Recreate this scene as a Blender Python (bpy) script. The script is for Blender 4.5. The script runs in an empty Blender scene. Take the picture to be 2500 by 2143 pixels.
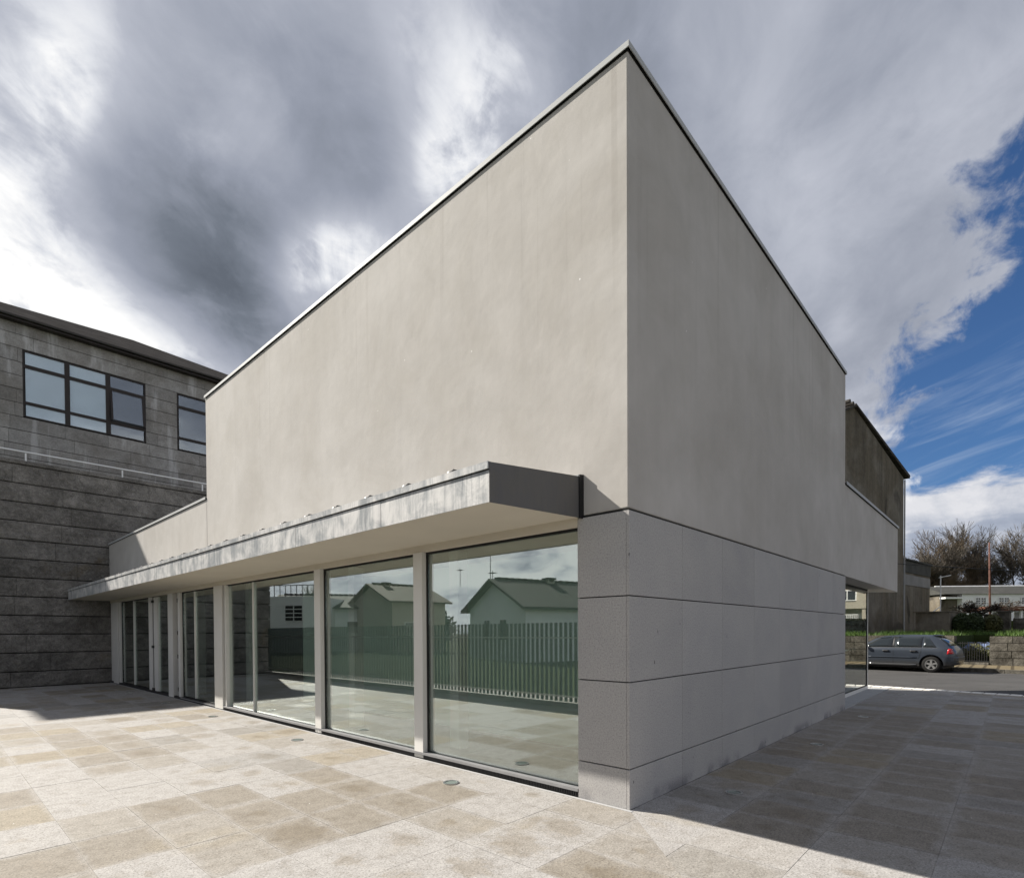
import bpy, bmesh, math, random
from mathutils import Vector, Matrix
R = math.radians
random.seed(7)
scn = bpy.context.scene
COL = scn.collection
# ------------------------------------------------------------------ camera
CAM = Vector((-4.4246, -2.6124, 1.65))
yaw, pit, rol = R(42.678), R(-0.816), R(-0.301)
fw = Vector((math.cos(yaw), math.sin(yaw), 0)); rt = Vector((math.sin(yaw), -math.cos(yaw), 0)); upv = Vector((0, 0, 1))
F = fw * math.cos(pit) + upv * math.sin(pit); Uo = upv * math.cos(pit) - fw * math.sin(pit)
R2 = rt * math.cos(rol) + Uo * math.sin(rol); U2 = Uo * math.cos(rol) - rt * math.sin(rol)
cam = bpy.data.cameras.new('camera'); co = bpy.data.objects.new('camera', cam); COL.objects.link(co)
mw = Matrix.Identity(4)
for i, v in enumerate((R2, U2, -F)):
    for k in range(3): mw[k][i] = v[k]
mw.translation = CAM
co.matrix_world = mw
cam.sensor_fit = 'HORIZONTAL'; cam.sensor_width = 36; cam.lens = 1334.74 / 2500 * 36
cam.shift_y = 489.55 / 2500; cam.clip_end = 3000; cam.clip_start = .05
scn.camera = co
scn.view_settings.view_transform = 'Standard'; scn.view_settings.look = 'None'
scn.view_settings.exposure = 0.95; scn.view_settings.gamma = 1
scn.view_settings.use_curve_mapping = False
scn.render.resolution_x = 1024; scn.render.resolution_y = 877
# ------------------------------------------------------------------ node helpers
class T:
    def __init__(s, nt): s.nt = nt; s.L = nt.links
    def n(s, t, **kw):
        d = s.nt.nodes.new(t)
        for k, v in kw.items(): setattr(d, k, v)
        return d
    def set(s, sock, v):
        if isinstance(v, bpy.types.NodeSocket): s.L.new(v, sock)
        elif v is not None: sock.default_value = v
    def m(s, op, a, b=None, c=None, clamp=False):
        d = s.n('ShaderNodeMath', operation=op, use_clamp=clamp)
        for i, v in enumerate((a, b, c)):
            if v is not None: s.set(d.inputs[i], v)
        return d.outputs[0]
    def v(s, op, a, b=None, sc=None):
        d = s.n('ShaderNodeVectorMath', operation=op)
        s.set(d.inputs[0], a)
        if b is not None: s.set(d.inputs[1], b)
        if sc is not None: s.set(d.inputs[3], sc)
        return d.outputs[1] if op in ('LENGTH', 'DOT_PRODUCT', 'DISTANCE') else d.outputs[0]
    def sep(s, a):
        d = s.n('ShaderNodeSeparateXYZ'); s.set(d.inputs[0], a); return d.outputs
    def comb(s, x, y, z):
        d = s.n('ShaderNodeCombineXYZ')
        for i, q in enumerate((x, y, z)): s.set(d.inputs[i], q)
        return d.outputs[0]
    def mix(s, f, a, b):
        d = s.n('ShaderNodeMix', data_type='RGBA'); s.set(d.inputs[0], f)
        for i, q in ((6, a), (7, b)):
            if not isinstance(q, bpy.types.NodeSocket): q = (q[0], q[1], q[2], 1)
            s.set(d.inputs[i], q)
        return d.outputs[2]
    def mul(s, a, b, f=1.0):
        d = s.n('ShaderNodeMix', data_type='RGBA', blend_type='MULTIPLY'); s.set(d.inputs[0], f)
        for i, q in ((6, a), (7, b)):
            if not isinstance(q, bpy.types.NodeSocket): q = (q[0], q[1], q[2], 1)
            s.set(d.inputs[i], q)
        return d.outputs[2]
    def noise(s, vec, sc, det=4, rough=.55, dist=0):
        d = s.n('ShaderNodeTexNoise'); s.set(d.inputs['Vector'], vec)
        d.inputs['Scale'].default_value = sc; d.inputs['Detail'].default_value = det
        d.inputs['Roughness'].default_value = rough; d.inputs['Distortion'].default_value = dist
        return d.outputs[0]
    def ss(s, x, lo, hi, a=0., b=1.):
        d = s.n('ShaderNodeMapRange', interpolation_type='SMOOTHSTEP'); s.set(d.inputs[0], x)
        for i, q in enumerate((lo, hi, a, b)): s.set(d.inputs[i + 1], q)
        return d.outputs[0]
    def lin(s, x, lo, hi, a=0., b=1.):
        d = s.n('ShaderNodeMapRange'); s.set(d.inputs[0], x)
        for i, q in enumerate((lo, hi, a, b)): s.set(d.inputs[i + 1], q)
        return d.outputs[0]
    def ramp(s, x, stops):
        d = s.n('ShaderNodeValToRGB'); s.set(d.inputs[0], x); e = d.color_ramp.elements
        while len(e) < len(stops): e.new(.5)
        for q, (p, c) in zip(e, stops): q.position = p; q.color = (c[0], c[1], c[2], 1)
        return d.outputs[0]
    def pos(s): return s.n('ShaderNodeNewGeometry').outputs['Position']
# ------------------------------------------------------------------ sun and sky
SUNV = Vector((-.35, 1, .80)).normalized()
sd = bpy.data.lights.new('sun', 'SUN'); sd.energy = 5.0; sd.angle = R(.55); sd.color = (1, .945, .86)
so = bpy.data.objects.new('sun', sd); COL.objects.link(so); so.rotation_euler = SUNV.to_track_quat('Z', 'Y').to_euler()
so.location = (0, 0, 30)
W = bpy.data.worlds.new('World'); scn.world = W; W.use_nodes = True
t = T(W.node_tree)
for n_ in list(W.node_tree.nodes): W.node_tree.nodes.remove(n_)
out = t.n('ShaderNodeOutputWorld'); bg = t.n('ShaderNodeBackground'); t.L.new(bg.outputs[0], out.inputs[0])
sky = t.n('ShaderNodeTexSky', sky_type='NISHITA'); sky.sun_disc = False
sky.sun_elevation = math.asin(SUNV.z); sky.sun_rotation = math.atan2(SUNV.x, SUNV.y)
sky.altitude = 300; sky.dust_density = .6; sky.ozone_density = 2.5
STR = .10
D = t.v('NORMALIZE', t.n('ShaderNodeTexCoord').outputs['Generated'])
dx, dy, dz = t.sep(D)
az = t.m('MULTIPLY', t.m('ARCTAN2', dy, dx), 57.29578)
el = t.m('MULTIPLY', t.m('ARCSINE', dz), 57.29578)
# cloud layer coordinates: one flat layer, streets of cloud running along the wind
h = t.m('ADD', t.m('MAXIMUM', dz, 0.0), .16)
px_ = t.m('DIVIDE', dx, h); py_ = t.m('DIVIDE', dy, h)
u_ = t.m('ADD', t.m('MULTIPLY', px_, .835), t.m('MULTIPLY', py_, .55))
w_ = t.m('SUBTRACT', t.m('MULTIPLY', py_, .835), t.m('MULTIPLY', px_, .55))
P1 = t.comb(t.m('MULTIPLY', u_, .42), w_, 3.1)
P2 = t.comb(t.m('MULTIPLY', u_, .75), w_, 7.7)
nA = t.noise(P1, 1.5, 5, .5, .35)
nB = t.noise(P2, 3.2, 7, .55, .25)
nC = t.noise(D, 7., 8, .60, .5)
nE = t.noise(t.comb(t.m('MULTIPLY', u_, .8), w_, 1.), 7.5, 7, .6, .5)
modn = t.ss(t.m('ADD', t.m('MULTIPLY', nC, .6), t.m('MULTIPLY', nE, .4)), .34, .60, .35, 1.05)
def blob(a0, e0, ra, re, rot=0):
    da = t.m('SUBTRACT', az, a0); de = t.m('SUBTRACT', el, e0)
    c, s = math.cos(R(rot)), math.sin(R(rot))
    x = t.m('DIVIDE', t.m('ADD', t.m('MULTIPLY', da, c), t.m('MULTIPLY', de, s)), ra)
    y = t.m('DIVIDE', t.m('SUBTRACT', t.m('MULTIPLY', de, c), t.m('MULTIPLY', da, s)), re)
    q = t.m('ADD', t.m('MULTIPLY', x, x), t.m('MULTIPLY', y, y))
    # fray the edge of every cloud mass with the small noise
    q = t.m('ADD', q, t.m('MULTIPLY', t.m('SUBTRACT', nB, .5), 3.2))
    q = t.m('ADD', q, t.m('MULTIPLY', t.m('SUBTRACT', nC, .5), 3.4))
    return t.m('MULTIPLY', t.m('EXPONENT', t.m('MULTIPLY', t.m('MAXIMUM', q, 0.0), -.8)), modn)
B = t.m('ADD', .485, t.m('MULTIPLY', t.m('SUBTRACT', nA, .5), .72))
B = t.m('ADD', B, t.m('MULTIPLY', t.m('SUBTRACT', nB, .5), .36))
B = t.m('ADD', B, t.m('MULTIPLY', t.m('SUBTRACT', nC, .5), .34))
B = t.m('ADD', B, t.m('MULTIPLY', t.m('SUBTRACT', nE, .5), .14))
# broken cumulus low in the sky: stronger light and dark
B = t.m('ADD', B, t.m('MULTIPLY', t.m('MULTIPLY', t.m('SUBTRACT', t.noise(t.v('MULTIPLY', D, (1., 1., 2.2)), 6.5, 7, .6, .4), .5), 1.9), t.ss(el, 24, 12)))
B = t.m('ADD', B, t.m('MULTIPLY', t.ss(el, 20, 12), .24))
BL = [(88, 26, 9, 5, 12, .50), (76, 22.5, 9, 2.4, 12, .42), (81.5, 37.5, 2.4, 4.5, 20, .42), (90, 34, 5, 6, 0, .18),
      (46, 44.5, 6.5, 4.5, 25, .56), (49.5, 40, 4.5, 3.5, 0, .40), (54, 47, 4, 3, 0, .14), (59.5, 33.0, 5.5, 2.4, -14, .50), (63.5, 29.5, 2.5, 2.2, 0, .22),
      (74, 31, 8, 3.6, 18, -.25), (67.5, 27.5, 4.2, 4.8, 30, -.30), (70, 34, 6, 4, 0, -.10), (66, 43, 9, 5, 0, -.14), (72, 37, 6, 4, 0, -.1),
      (57, 40, 5, 5, 0, -.12), (28, 47, 7, 7, 0, -.12), (17, 37, 3.5, 9, -20, .14), (6, 35, 10, 4, 0, .16), (8.5, 24.5, 4, 2.0, 0, -.14),
      (11.5, 25, 2, 1.6, 0, .22), (5, 21.8, 5, 1.2, -50, .10), (105, 33, 16, 16, 0, .35), (30, 56, 12, 8, 0, .1)]
for a0, e0, ra, re, ro, am in BL: B = t.m('ADD', B, t.m('MULTIPLY', blob(a0, e0, ra, re, ro), am))
low = t.ss(el, 24, 8)          # far cloud near the horizon is paler and flatter
B = t.m('ADD', B, t.m('MULTIPLY', low, .10))
cloud = t.ramp(B, [(0., (.13, .15, .185)), (.18, (.18, .205, .25)), (.40, (.32, .348, .42)), (.62, (.50, .525, .60)), (.76, (.76, .78, .83)), (.92, (1.02, 1.02, 1.02))])
# clear patch of blue sky low in the east, ragged edge
c0 = Vector((math.cos(R(10)) * math.cos(R(-20)), math.cos(R(10)) * math.sin(R(-20)), math.sin(R(10))))
ang = t.m('MULTIPLY', t.m('ARCCOSINE', t.v('DOT_PRODUCT', D, tuple(c0))), 57.29578)
rag = t.m('ADD', t.m('MULTIPLY', t.m('SUBTRACT', nB, .5), 6), t.m('MULTIPLY', t.m('SUBTRACT', t.noise(D, 15., 9, .62, .3), .5), 11))
rag = t.m('ADD', rag, t.m('MULTIPLY', blob(3.0, 25.5, 4.2, 3.4, 0), -5.5))
cov = t.ss(t.m('SUBTRACT', ang, rag), 27.0, 29.6)
nD = t.noise(t.comb(t.m('MULTIPLY', az, .16), t.m('MULTIPLY', el, .45), 2.), 1., 8, .6, .2)
bank = t.ss(t.m('ADD', el, t.m('MULTIPLY', t.m('SUBTRACT', nD, .5), -7.5)), 12.4, 10.6)
cir = t.noise(t.comb(t.m('ADD', t.m('MULTIPLY', az, .10), t.m('MULTIPLY', el, .03)), t.m('SUBTRACT', t.m('MULTIPLY', el, .9), t.m('MULTIPLY', az, -.22)), 0.), .9, 6, .6, .6)
cirm = t.m('MULTIPLY', t.m('MULTIPLY', t.ss(cir, .42, .80), .34), t.m('MULTIPLY', t.ss(el, 9, 13), t.ss(el, 24, 17)))
skycol = t.mul(sky.outputs[0], (.50, .72, .98))
skyc = t.v('SCALE', skycol, sc=STR)
skyc = t.mix(cirm, skyc, (.55, .64, .78))
bcol = t.ramp(t.m('ADD', t.m('ADD', t.m('MULTIPLY', nD, .9), t.m('MULTIPLY', t.m('SUBTRACT', t.noise(D, 16., 7, .6, .3), .5), .9)), t.m('MULTIPLY', t.ss(el, 4, 11), .28)), [(.3, (.30, .34, .43)), (.55, (.42, .46, .55)), (.72, (.62, .64, .70)), (.9, (.80, .80, .83))])
skyc = t.mix(t.m('MULTIPLY', bank, .96), skyc, bcol)
fin = t.mix(cov, skyc, cloud)
t.L.new(fin, bg.inputs[0]); bg.inputs[1].default_value = .51
# ------------------------------------------------------------------ materials
def mat(name, rough=.8, metal=0., spec=.3):
    m = bpy.data.materials.new(name); m.use_nodes = True; b = m.node_tree.nodes['Principled BSDF']
    b.inputs['Roughness'].default_value = rough; b.inputs['Metallic'].default_value = metal
    b.inputs['Specular IOR Level'].default_value = spec
    return m, T(m.node_tree), b
def bump(tt, b, hgt, st, dist=.01):
    d = tt.n('ShaderNodeBump'); d.inputs['Strength'].default_value = st; d.inputs['Distance'].default_value = dist
    tt.set(d.inputs['Height'], hgt); tt.L.new(d.outputs[0], b.inputs['Normal'])
def simple(name, col, rough=.6, metal=0., spec=.3, var=.12, sc=3., bs=0., bsc=40):
    m, tt, b = mat(name, rough, metal, spec); p = tt.pos()
    n1 = tt.noise(p, sc, 5, .6)
    c = tt.mul(col, tt.ramp(n1, [(.25, (1 - var,) * 3), (.75, (1 + var,) * 3)]))
    tt.L.new(c, b.inputs['Base Color'])
    if bs: bump(tt, b, tt.noise(p, bsc, 4, .6), bs)
    return m
def m_stucco():
    m, tt, b = mat('stucco_render', .9, 0, .15); p = tt.pos()
    big = tt.noise(p, .45, 5, .6, .4); mid = tt.noise(p, 2.2, 5, .6)
    q = tt.v('MULTIPLY', p, (5., 5., .35)); stk = tt.noise(q, 1.0, 5, .6)
    c = tt.mix(tt.ss(big, .35, .68), (.420, .400, .374), (.468, .450, .426))
    c = tt.mul(c, tt.ramp(mid, [(.3, (.955,) * 3), (.7, (1.03,) * 3)]))
    c = tt.mul(c, tt.ramp(stk, [(.3, (.98,) * 3), (.65, (1.015,) * 3)]))
    c = tt.mul(c, tt.ramp(tt.noise(p, .9, 7, .68, .8), [(.38, (.955, .95, .94)), (.52, (1.,) * 3), (.66, (1.035, 1.035, 1.04))]))
    x, y, z = tt.sep(p)
    # rain-washed run marks starting below the coping
    run = tt.ss(tt.noise(tt.v('MULTIPLY', p, (9., 9., .12)), 1., 3, .5), .60, .72)
    c = tt.mul(c, (.89, .885, .88), tt.m('MULTIPLY', run, tt.ss(z, 3.5, 7.)))
    fl = tt.n('ShaderNodeTexVoronoi'); tt.set(fl.inputs['Vector'], p); fl.inputs['Scale'].default_value = 3.4
    spark = tt.m('LESS_THAN', fl.outputs['Distance'], .028)
    c = tt.mix(tt.m('MULTIPLY', spark, tt.ss(mid, .47, .56)), c, (.8, .8, .78))
    tt.L.new(c, b.inputs['Base Color'])
    hgt = tt.m('ADD', tt.m('MULTIPLY', tt.noise(p, 7, 4, .5), 1.0), tt.m('MULTIPLY', tt.noise(p, 160, 3, .7), .16))
    bump(tt, b, hgt, .30, .010)
    return m
def m_clad(name='grey_granite_cladding', base=(.395, .386, .378)):
    m, tt, b = mat(name, .75, 0, .2); p = tt.pos()
    ri = tt.n('ShaderNodeObjectInfo').outputs['Random']
    sp = tt.noise(p, 62, 3, .85); sp2 = tt.noise(p, 150, 2, .7)
    c = tt.mul(base, tt.ramp(sp, [(.36, (.70, .70, .71)), (.47, (.98,) * 3), (.6, (1.06,) * 3), (.72, (1.22,) * 3)]))
    c = tt.mul(c, tt.ramp(sp2, [(.35, (.82,) * 3), (.65, (1.12,) * 3)]))
    c = tt.mul(c, tt.ramp(tt.noise(p, 1.1, 6, .65, .5), [(.3, (.92, .92, .93)), (.7, (1.06, 1.05, 1.03))]))
    v = tt.n('ShaderNodeTexVoronoi'); tt.set(v.inputs['Vector'], tt.v('MULTIPLY', tt.v('ADD', p, tt.v('SCALE', tt.comb(sp, sp2, sp), sc=.02)), (1, 1, .45))); v.inputs['Scale'].default_value = 7.5
    pit_ = tt.m('MULTIPLY', tt.m('LESS_THAN', v.outputs['Distance'], .06), tt.ss(tt.noise(p, 2.5, 2), .5, .56))
    c = tt.mix(pit_, c, (.07, .07, .075))
    x, y, z = tt.sep(p)
    damp = tt.m('MULTIPLY', tt.ss(z, .16, .0), tt.ss(tt.noise(p, 1.6, 4, .5), .46, .58))
    c = tt.mul(c, (.55, .55, .58), damp)
    c = tt.mul(c, tt.comb(1., 1., 1.), 1.0)
    br = tt.lin(ri, 0, 1, .95, 1.04)
    c = tt.v('SCALE', c, sc=br)
    tt.L.new(c, b.inputs['Base Color']); bump(tt, b, sp, .12, .003)
    return m
def m_paving():
    m, tt, b = mat('granite_paving', .72, 0, .28); p = tt.pos(); x, y, z = tt.sep(p)
    right = tt.m('MULTIPLY', tt.m('GREATER_THAN', tt.m('SUBTRACT', x, y), 0.), tt.m('LESS_THAN', y, 0.))
    ax = tt.m('DIVIDE', tt.m('SUBTRACT', x, tt.m('ADD', .015, tt.m('MULTIPLY', right, .095))), .52)
    ayl = tt.m('DIVIDE', tt.m('SUBTRACT', y, .6), .76); ayr = tt.m('DIVIDE', y, .735)
    ay = tt.m('ADD', tt.m('MULTIPLY', ayr, right), tt.m('MULTIPLY', ayl, tt.m('SUBTRACT', 1., right)))
    cx, cy = tt.m('FLOOR', ax), tt.m('FLOOR', ay)
    fx, fy = tt.m('FRACT', ax), tt.m('FRACT', ay)
    wn = tt.n('ShaderNodeTexWhiteNoise', noise_dimensions='3D'); tt.set(wn.inputs[0], tt.comb(cx, cy, right))
    r1, r2, r3 = tt.sep(wn.outputs[1])
    blk = tt.n('ShaderNodeTexWhiteNoise', noise_dimensions='3D')
    tt.set(blk.inputs[0], tt.comb(tt.m('FLOOR', tt.m('DIVIDE', tt.m('ADD', cx, tt.m('MULTIPLY', cy, .7)), 2.1)), cy, right))
    big = tt.noise(p, .55, 4, .6, .6)
    warp = tt.noise(p, 3.2, 5, .6, .5); fine = tt.noise(p, 17, 4, .65)
    # bare stone tones, some slabs yellowish or brown
    pale = (.335, .322, .307); tan = (.238, .214, .180); yel = (.27, .232, .168); gry = (.255, .248, .236)
    cen = tt.comb(tt.m('MULTIPLY', cx, .52), tt.m('MULTIPLY', cy, .76), right)
    k1 = tt.m('ADD', tt.noise(cen, .42, 2, .5), tt.m('MULTIPLY', tt.m('SUBTRACT', r1, .5), .16))
    c = tt.mix(tt.ss(k1, .485, .53), pale, (.278, .258, .229))
    c = tt.mix(tt.ss(k1, .55, .58), c, tan)
    c = tt.mix(tt.m('MULTIPLY', tt.m('GREATER_THAN', r1, .88), .6), c, gry)
    c = tt.mix(tt.m('MULTIPLY', tt.ss(blk.outputs[0], .90, .92), .7), c, yel)
    yr = tt.ss(tt.noise(p, .8, 3), .58, .68)
    c = tt.mix(tt.m('MULTIPLY', yr, .35), c, yel)
    # further out the slabs blend into an even beige
    # damp patches drying from the joints towards the middle of each slab
    ex = tt.m('MINIMUM', fx, tt.m('SUBTRACT', 1., fx)); ey = tt.m('MINIMUM', fy, tt.m('SUBTRACT', 1., fy))
    e = tt.m('MULTIPLY', tt.m('MULTIPLY', ex, ey), 4.0)
    e = tt.m('ADD', e, tt.m('MULTIPLY', tt.m('SUBTRACT', warp, .5), 1.5))
    e = tt.m('ADD', e, tt.m('MULTIPLY', tt.m('SUBTRACT', r2, .62), .9))
    e = tt.m('ADD', e, tt.m('MULTIPLY', tt.m('SUBTRACT', big, .5), 1.4))
    wet = tt.ss(tt.m('ADD', e, tt.m('MULTIPLY', tt.m('SUBTRACT', fine, .5), .9)), .50, .92)
    c = tt.mul(c, (.76, .71, .63), tt.m('MULTIPLY', wet, .68))
    # chalky bloom along joints
    bl = tt.m('MULTIPLY', tt.ss(tt.m('ADD', tt.m('MINIMUM', ex, ey), tt.m('MULTIPLY', tt.m('SUBTRACT', warp, .5), .35)), .12, .0), .45)
    c = tt.mix(bl, c, (.345, .332, .318))
    c = tt.mul(c, tt.ramp(fine, [(.3, (.90, .90, .90)), (.7, (1.07,) * 3)]))
    sp = tt.noise(p, 62, 4, .9)
    c = tt.mul(c, tt.ramp(sp, [(.36, (.36, .34, .32)), (.45, (.88,) * 3), (.56, (1.04,) * 3), (.66, (1.42,) * 3)]))
    grit = tt.noise(p, 7, 8, .75, .6)
    c = tt.mul(c, tt.ramp(grit, [(.34, (.80, .78, .75)), (.5, (1.,) * 3), (.66, (1.10,) * 3)]))
    v = tt.n('ShaderNodeTexVoronoi'); tt.set(v.inputs['Vector'], p); v.inputs['Scale'].default_value = 6.5
    s1 = tt.m('LESS_THAN', v.outputs['Distance'], tt.m('MULTIPLY', tt.sep(v.outputs['Color'])[0], .045))
    c = tt.mix(tt.m('MULTIPLY', s1, tt.m('GREATER_THAN', tt.sep(v.outputs['Color'])[1], .55)), c, (.8, .79, .77))
    s2 = tt.m('MULTIPLY', s1, tt.m('LESS_THAN', tt.sep(v.outputs['Color'])[1], .16))
    c = tt.mix(s2, c, (.04, .035, .03))
    tt.L.new(c, b.inputs['Base Color'])
    tt.set(b.inputs['Roughness'], tt.lin(wet, 0, 1, .8, .62))
    bump(tt, b, tt.m('ADD', sp, tt.m('MULTIPLY', fine, .6)), .22, .004)
    return m
def m_rock():
    m, tt, b = mat('rough_dark_granite', .88, 0, .2); p = tt.pos()
    ri = tt.n('ShaderNodeObjectInfo').outputs['Random']
    n1 = tt.noise(p, 1.7, 6, .65, .3); n2 = tt.noise(p, 9, 6, .7, .4); n3 = tt.noise(p, 42, 4, .75)
    c = tt.mix(tt.ss(n1, .35, .65), (.145, .137, .126), (.235, .223, .206))
    c = tt.mul(c, tt.ramp(n2, [(.3, (.68,) * 3), (.68, (1.25,) * 3)]))
    c = tt.mul(c, tt.ramp(n3, [(.35, (.7,) * 3), (.62, (1.15,) * 3), (.75, (1.7,) * 3)]))
    c = tt.mix(tt.m('MULTIPLY', tt.ss(tt.noise(p, .9, 5, .6, .5), .60, .72), .35), c, (.16, .12, .06))
    c = tt.v('SCALE', c, sc=tt.lin(ri, 0, 1, .86, 1.12))
    tt.L.new(c, b.inputs['Base Color'])
    hgt = tt.m('ADD', tt.m('MULTIPLY', tt.noise(p, 4.5, 8, .62, .6), 1.), tt.m('MULTIPLY', n2, .35))
    bump(tt, b, hgt, 1.0, .12)
    return m
def m_ashlar():
    m, tt, b = mat('weathered_granite_ashlar', .85, 0, .2); p = tt.pos()
    ri = tt.n('ShaderNodeObjectInfo').outputs['Random']
    n1 = tt.noise(p, .5, 6, .65, .5); n2 = tt.noise(p, 3, 6, .7); n3 = tt.noise(p, 14, 4, .75)
    st = tt.noise(tt.v('MULTIPLY', p, (1.6, 1.6, .22)), 1., 5, .65)
    c = tt.mix(tt.ss(n1, .35, .68), (.275, .258, .236), (.385, .372, .355))
    c = tt.mul(c, tt.ramp(n2, [(.3, (.78,) * 3), (.68, (1.15,) * 3)]))
    c = tt.mul(c, tt.ramp(n3, [(.35, (.82,) * 3), (.68, (1.16,) * 3)]))
    c = tt.mix(tt.m('MULTIPLY', tt.ss(st, .54, .66), .6), c, (.60, .59, .585))
    c = tt.v('SCALE', c, sc=tt.lin(ri, 0, 1, .86, 1.13))
    tt.L.new(c, b.inputs['Base Color']); bump(tt, b, n3, .4, .02)
    return m
def m_zinc(name, base, streak, amt):
    m, tt, b = mat(name, .6, .08, .35); p = tt.pos()
    s = tt.noise(tt.v('MULTIPLY', p, (6., 6., 1.3)), 1., 7, .7, .6); g = tt.noise(p, 2.6, 7, .68, .7)
    s2 = tt.noise(tt.v('MULTIPLY', p, (34., 34., 2.5)), 1., 5, .7)
    f = tt.ss(tt.m('ADD', tt.m('ADD', tt.m('MULTIPLY', s, .5), tt.m('MULTIPLY', s2, .28)), tt.m('MULTIPLY', g, .75)), .60, .92)
    c = tt.mix(tt.m('MULTIPLY', f, amt), base, streak)
    dk = tt.ss(tt.noise(tt.v('MULTIPLY', p, (22., 22., 1.2)), 1., 5, .7), .58, .70)
    c = tt.mul(c, (.62, .64, .66), tt.m('MULTIPLY', dk, amt))
    tt.L.new(c, b.inputs['Base Color']); tt.set(b.inputs['Roughness'], tt.lin(g, .3, .7, .45, .7))
    bump(tt, b, g, .25, .02)
    return m
def m_glass(name, tint, base, refl=(.93, .97, .95)):
    m = bpy.data.materials.new(name); m.use_nodes = True; tt = T(m.node_tree); nt = m.node_tree
    for n_ in list(nt.nodes): nt.nodes.remove(n_)
    o = tt.n('ShaderNodeOutputMaterial'); g = tt.n('ShaderNodeBsdfGlossy'); g.inputs['Roughness'].default_value = .0
    g.inputs['Color'].default_value = (*refl, 1)
    tr = tt.n('ShaderNodeBsdfTransparent'); tr.inputs['Color'].default_value = (*tint, 1)
    fr = tt.n('ShaderNodeLayerWeight'); fr.inputs[0].default_value = .5
    f = tt.m('ADD', base, tt.m('MULTIPLY', tt.m('POWER', fr.outputs['Facing'], 5.0), 1 - base), clamp=True)
    mx = tt.n('ShaderNodeMixShader'); tt.set(mx.inputs[0], f); tt.L.new(tr.outputs[0], mx.inputs[1]); tt.L.new(g.outputs[0], mx.inputs[2])
    # slow unevenness of toughened panes
    bp_ = tt.n('ShaderNodeBump'); bp_.inputs['Strength'].default_value = .012; bp_.inputs['Distance'].default_value = .02
    tt.set(bp_.inputs['Height'], tt.noise(tt.pos(), 1.1, 2, .4)); tt.L.new(bp_.outputs[0], g.inputs['Normal'])
    tt.L.new(mx.outputs[0], o.inputs[0])
    return m
def m_leaf(name, a, b_):
    m, tt, b = mat(name, .6, 0, .3)
    c = tt.mix(tt.ss(tt.noise(tt.pos(), 1.2, 4, .7), .35, .65), a, b_)
    c = tt.mul(c, tt.ramp(tt.noise(tt.pos(), 9, 3, .7), [(.3, (.7,) * 3), (.7, (1.3,) * 3)]))
    tt.L.new(c, b.inputs['Base Color']); return m
def m_road():
    m, tt, b = mat('asphalt', .85, 0, .3); p = tt.pos()
    c = tt.mul((.062, .060, .058), tt.ramp(tt.noise(p, .5, 5, .6, .4), [(.3, (.85,) * 3), (.7, (1.15,) * 3)]))
    c = tt.mul(c, tt.ramp(tt.noise(p, 60, 3, .8), [(.35, (.75,) * 3), (.7, (1.35,) * 3)]))
    # tar-filled cracks wandering along the near lane
    x, y, z = tt.sep(p)
    cr = tt.noise(tt.comb(tt.m('MULTIPLY', x, 1.6), tt.m('MULTIPLY', y, .16), 4.), 1.2, 4, .5, .3)
    c = tt.mix(tt.m('MULTIPLY', tt.ss(tt.m('ABSOLUTE', tt.m('SUBTRACT', cr, .5)), .012, .004), .8), c, (.02, .02, .02))
    tt.L.new(c, b.inputs['Base Color']); bump(tt, b, tt.noise(p, 90, 3, .8), .3, .006); return m
def m_sett(name, base, size):
    m, tt, b = mat(name, .8, 0, .25); p = tt.pos(); x, y, z = tt.sep(p)
    fx = tt.m('FRACT', tt.m('DIVIDE', x, size)); fy = tt.m('FRACT', tt.m('DIVIDE', y, size))
    e = tt.m('MINIMUM', tt.m('MINIMUM', fx, tt.m('SUBTRACT', 1., fx)), tt.m('MINIMUM', fy, tt.m('SUBTRACT', 1., fy)))
    c = tt.mul(base, tt.ramp(tt.noise(p, 2, 5, .7), [(.3, (.75,) * 3), (.7, (1.2,) * 3)]))
    c = tt.mul(c, (.35, .33, .3), tt.ss(e, .16, .08)); tt.L.new(c, b.inputs['Base Color']); bump(tt, b, tt.ss(e, .06, .16), .5, .01)
    return m
def m_concrete():
    m, tt, b = mat('stained_party_wall_render', .9, 0, .15); p = tt.pos()
    n1 = tt.noise(p, .35, 6, .6, .6); st = tt.noise(tt.v('MULTIPLY', p, (1.4, 1.4, .14)), 1., 6, .65)
    c = tt.mix(tt.ss(n1, .38, .62), (.135, .115, .085), (.185, .165, .135))
    c = tt.mul(c, tt.ramp(st, [(.3, (.6,) * 3), (.55, (1.,) * 3), (.75, (1.2,) * 3)]))
    c = tt.mul(c, tt.ramp(tt.noise(p, 4, 5, .7), [(.3, (.8,) * 3), (.7, (1.12,) * 3)]))
    c = tt.mul(c, (.5, .5, .52), tt.ss(tt.noise(p, .28, 3, .4, 1.), .60, .66))
    tt.L.new(c, b.inputs['Base Color']); bump(tt, b, tt.noise(p, 8, 4, .7), .4, .02); return m
def m_rubble(name='rubble_stone'):
    m, tt, b = mat(name, .9, 0, .15); p = tt.pos()
    ri = tt.n('ShaderNodeObjectInfo').outputs['Random']
    c = tt.mix(tt.ss(tt.noise(p, 1.5, 6, .7, .4), .35, .65), (.055, .05, .04), (.135, .125, .105))
    c = tt.mul(c, tt.ramp(tt.noise(p, 9, 5, .7), [(.3, (.6,) * 3), (.7, (1.25,) * 3)]))
    c = tt.v('SCALE', c, sc=tt.lin(ri, 0, 1, .75, 1.25))
    tt.L.new(c, b.inputs['Base Color']); bump(tt, b, tt.noise(p, 12, 6, .7), .9, .03); return m
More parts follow.
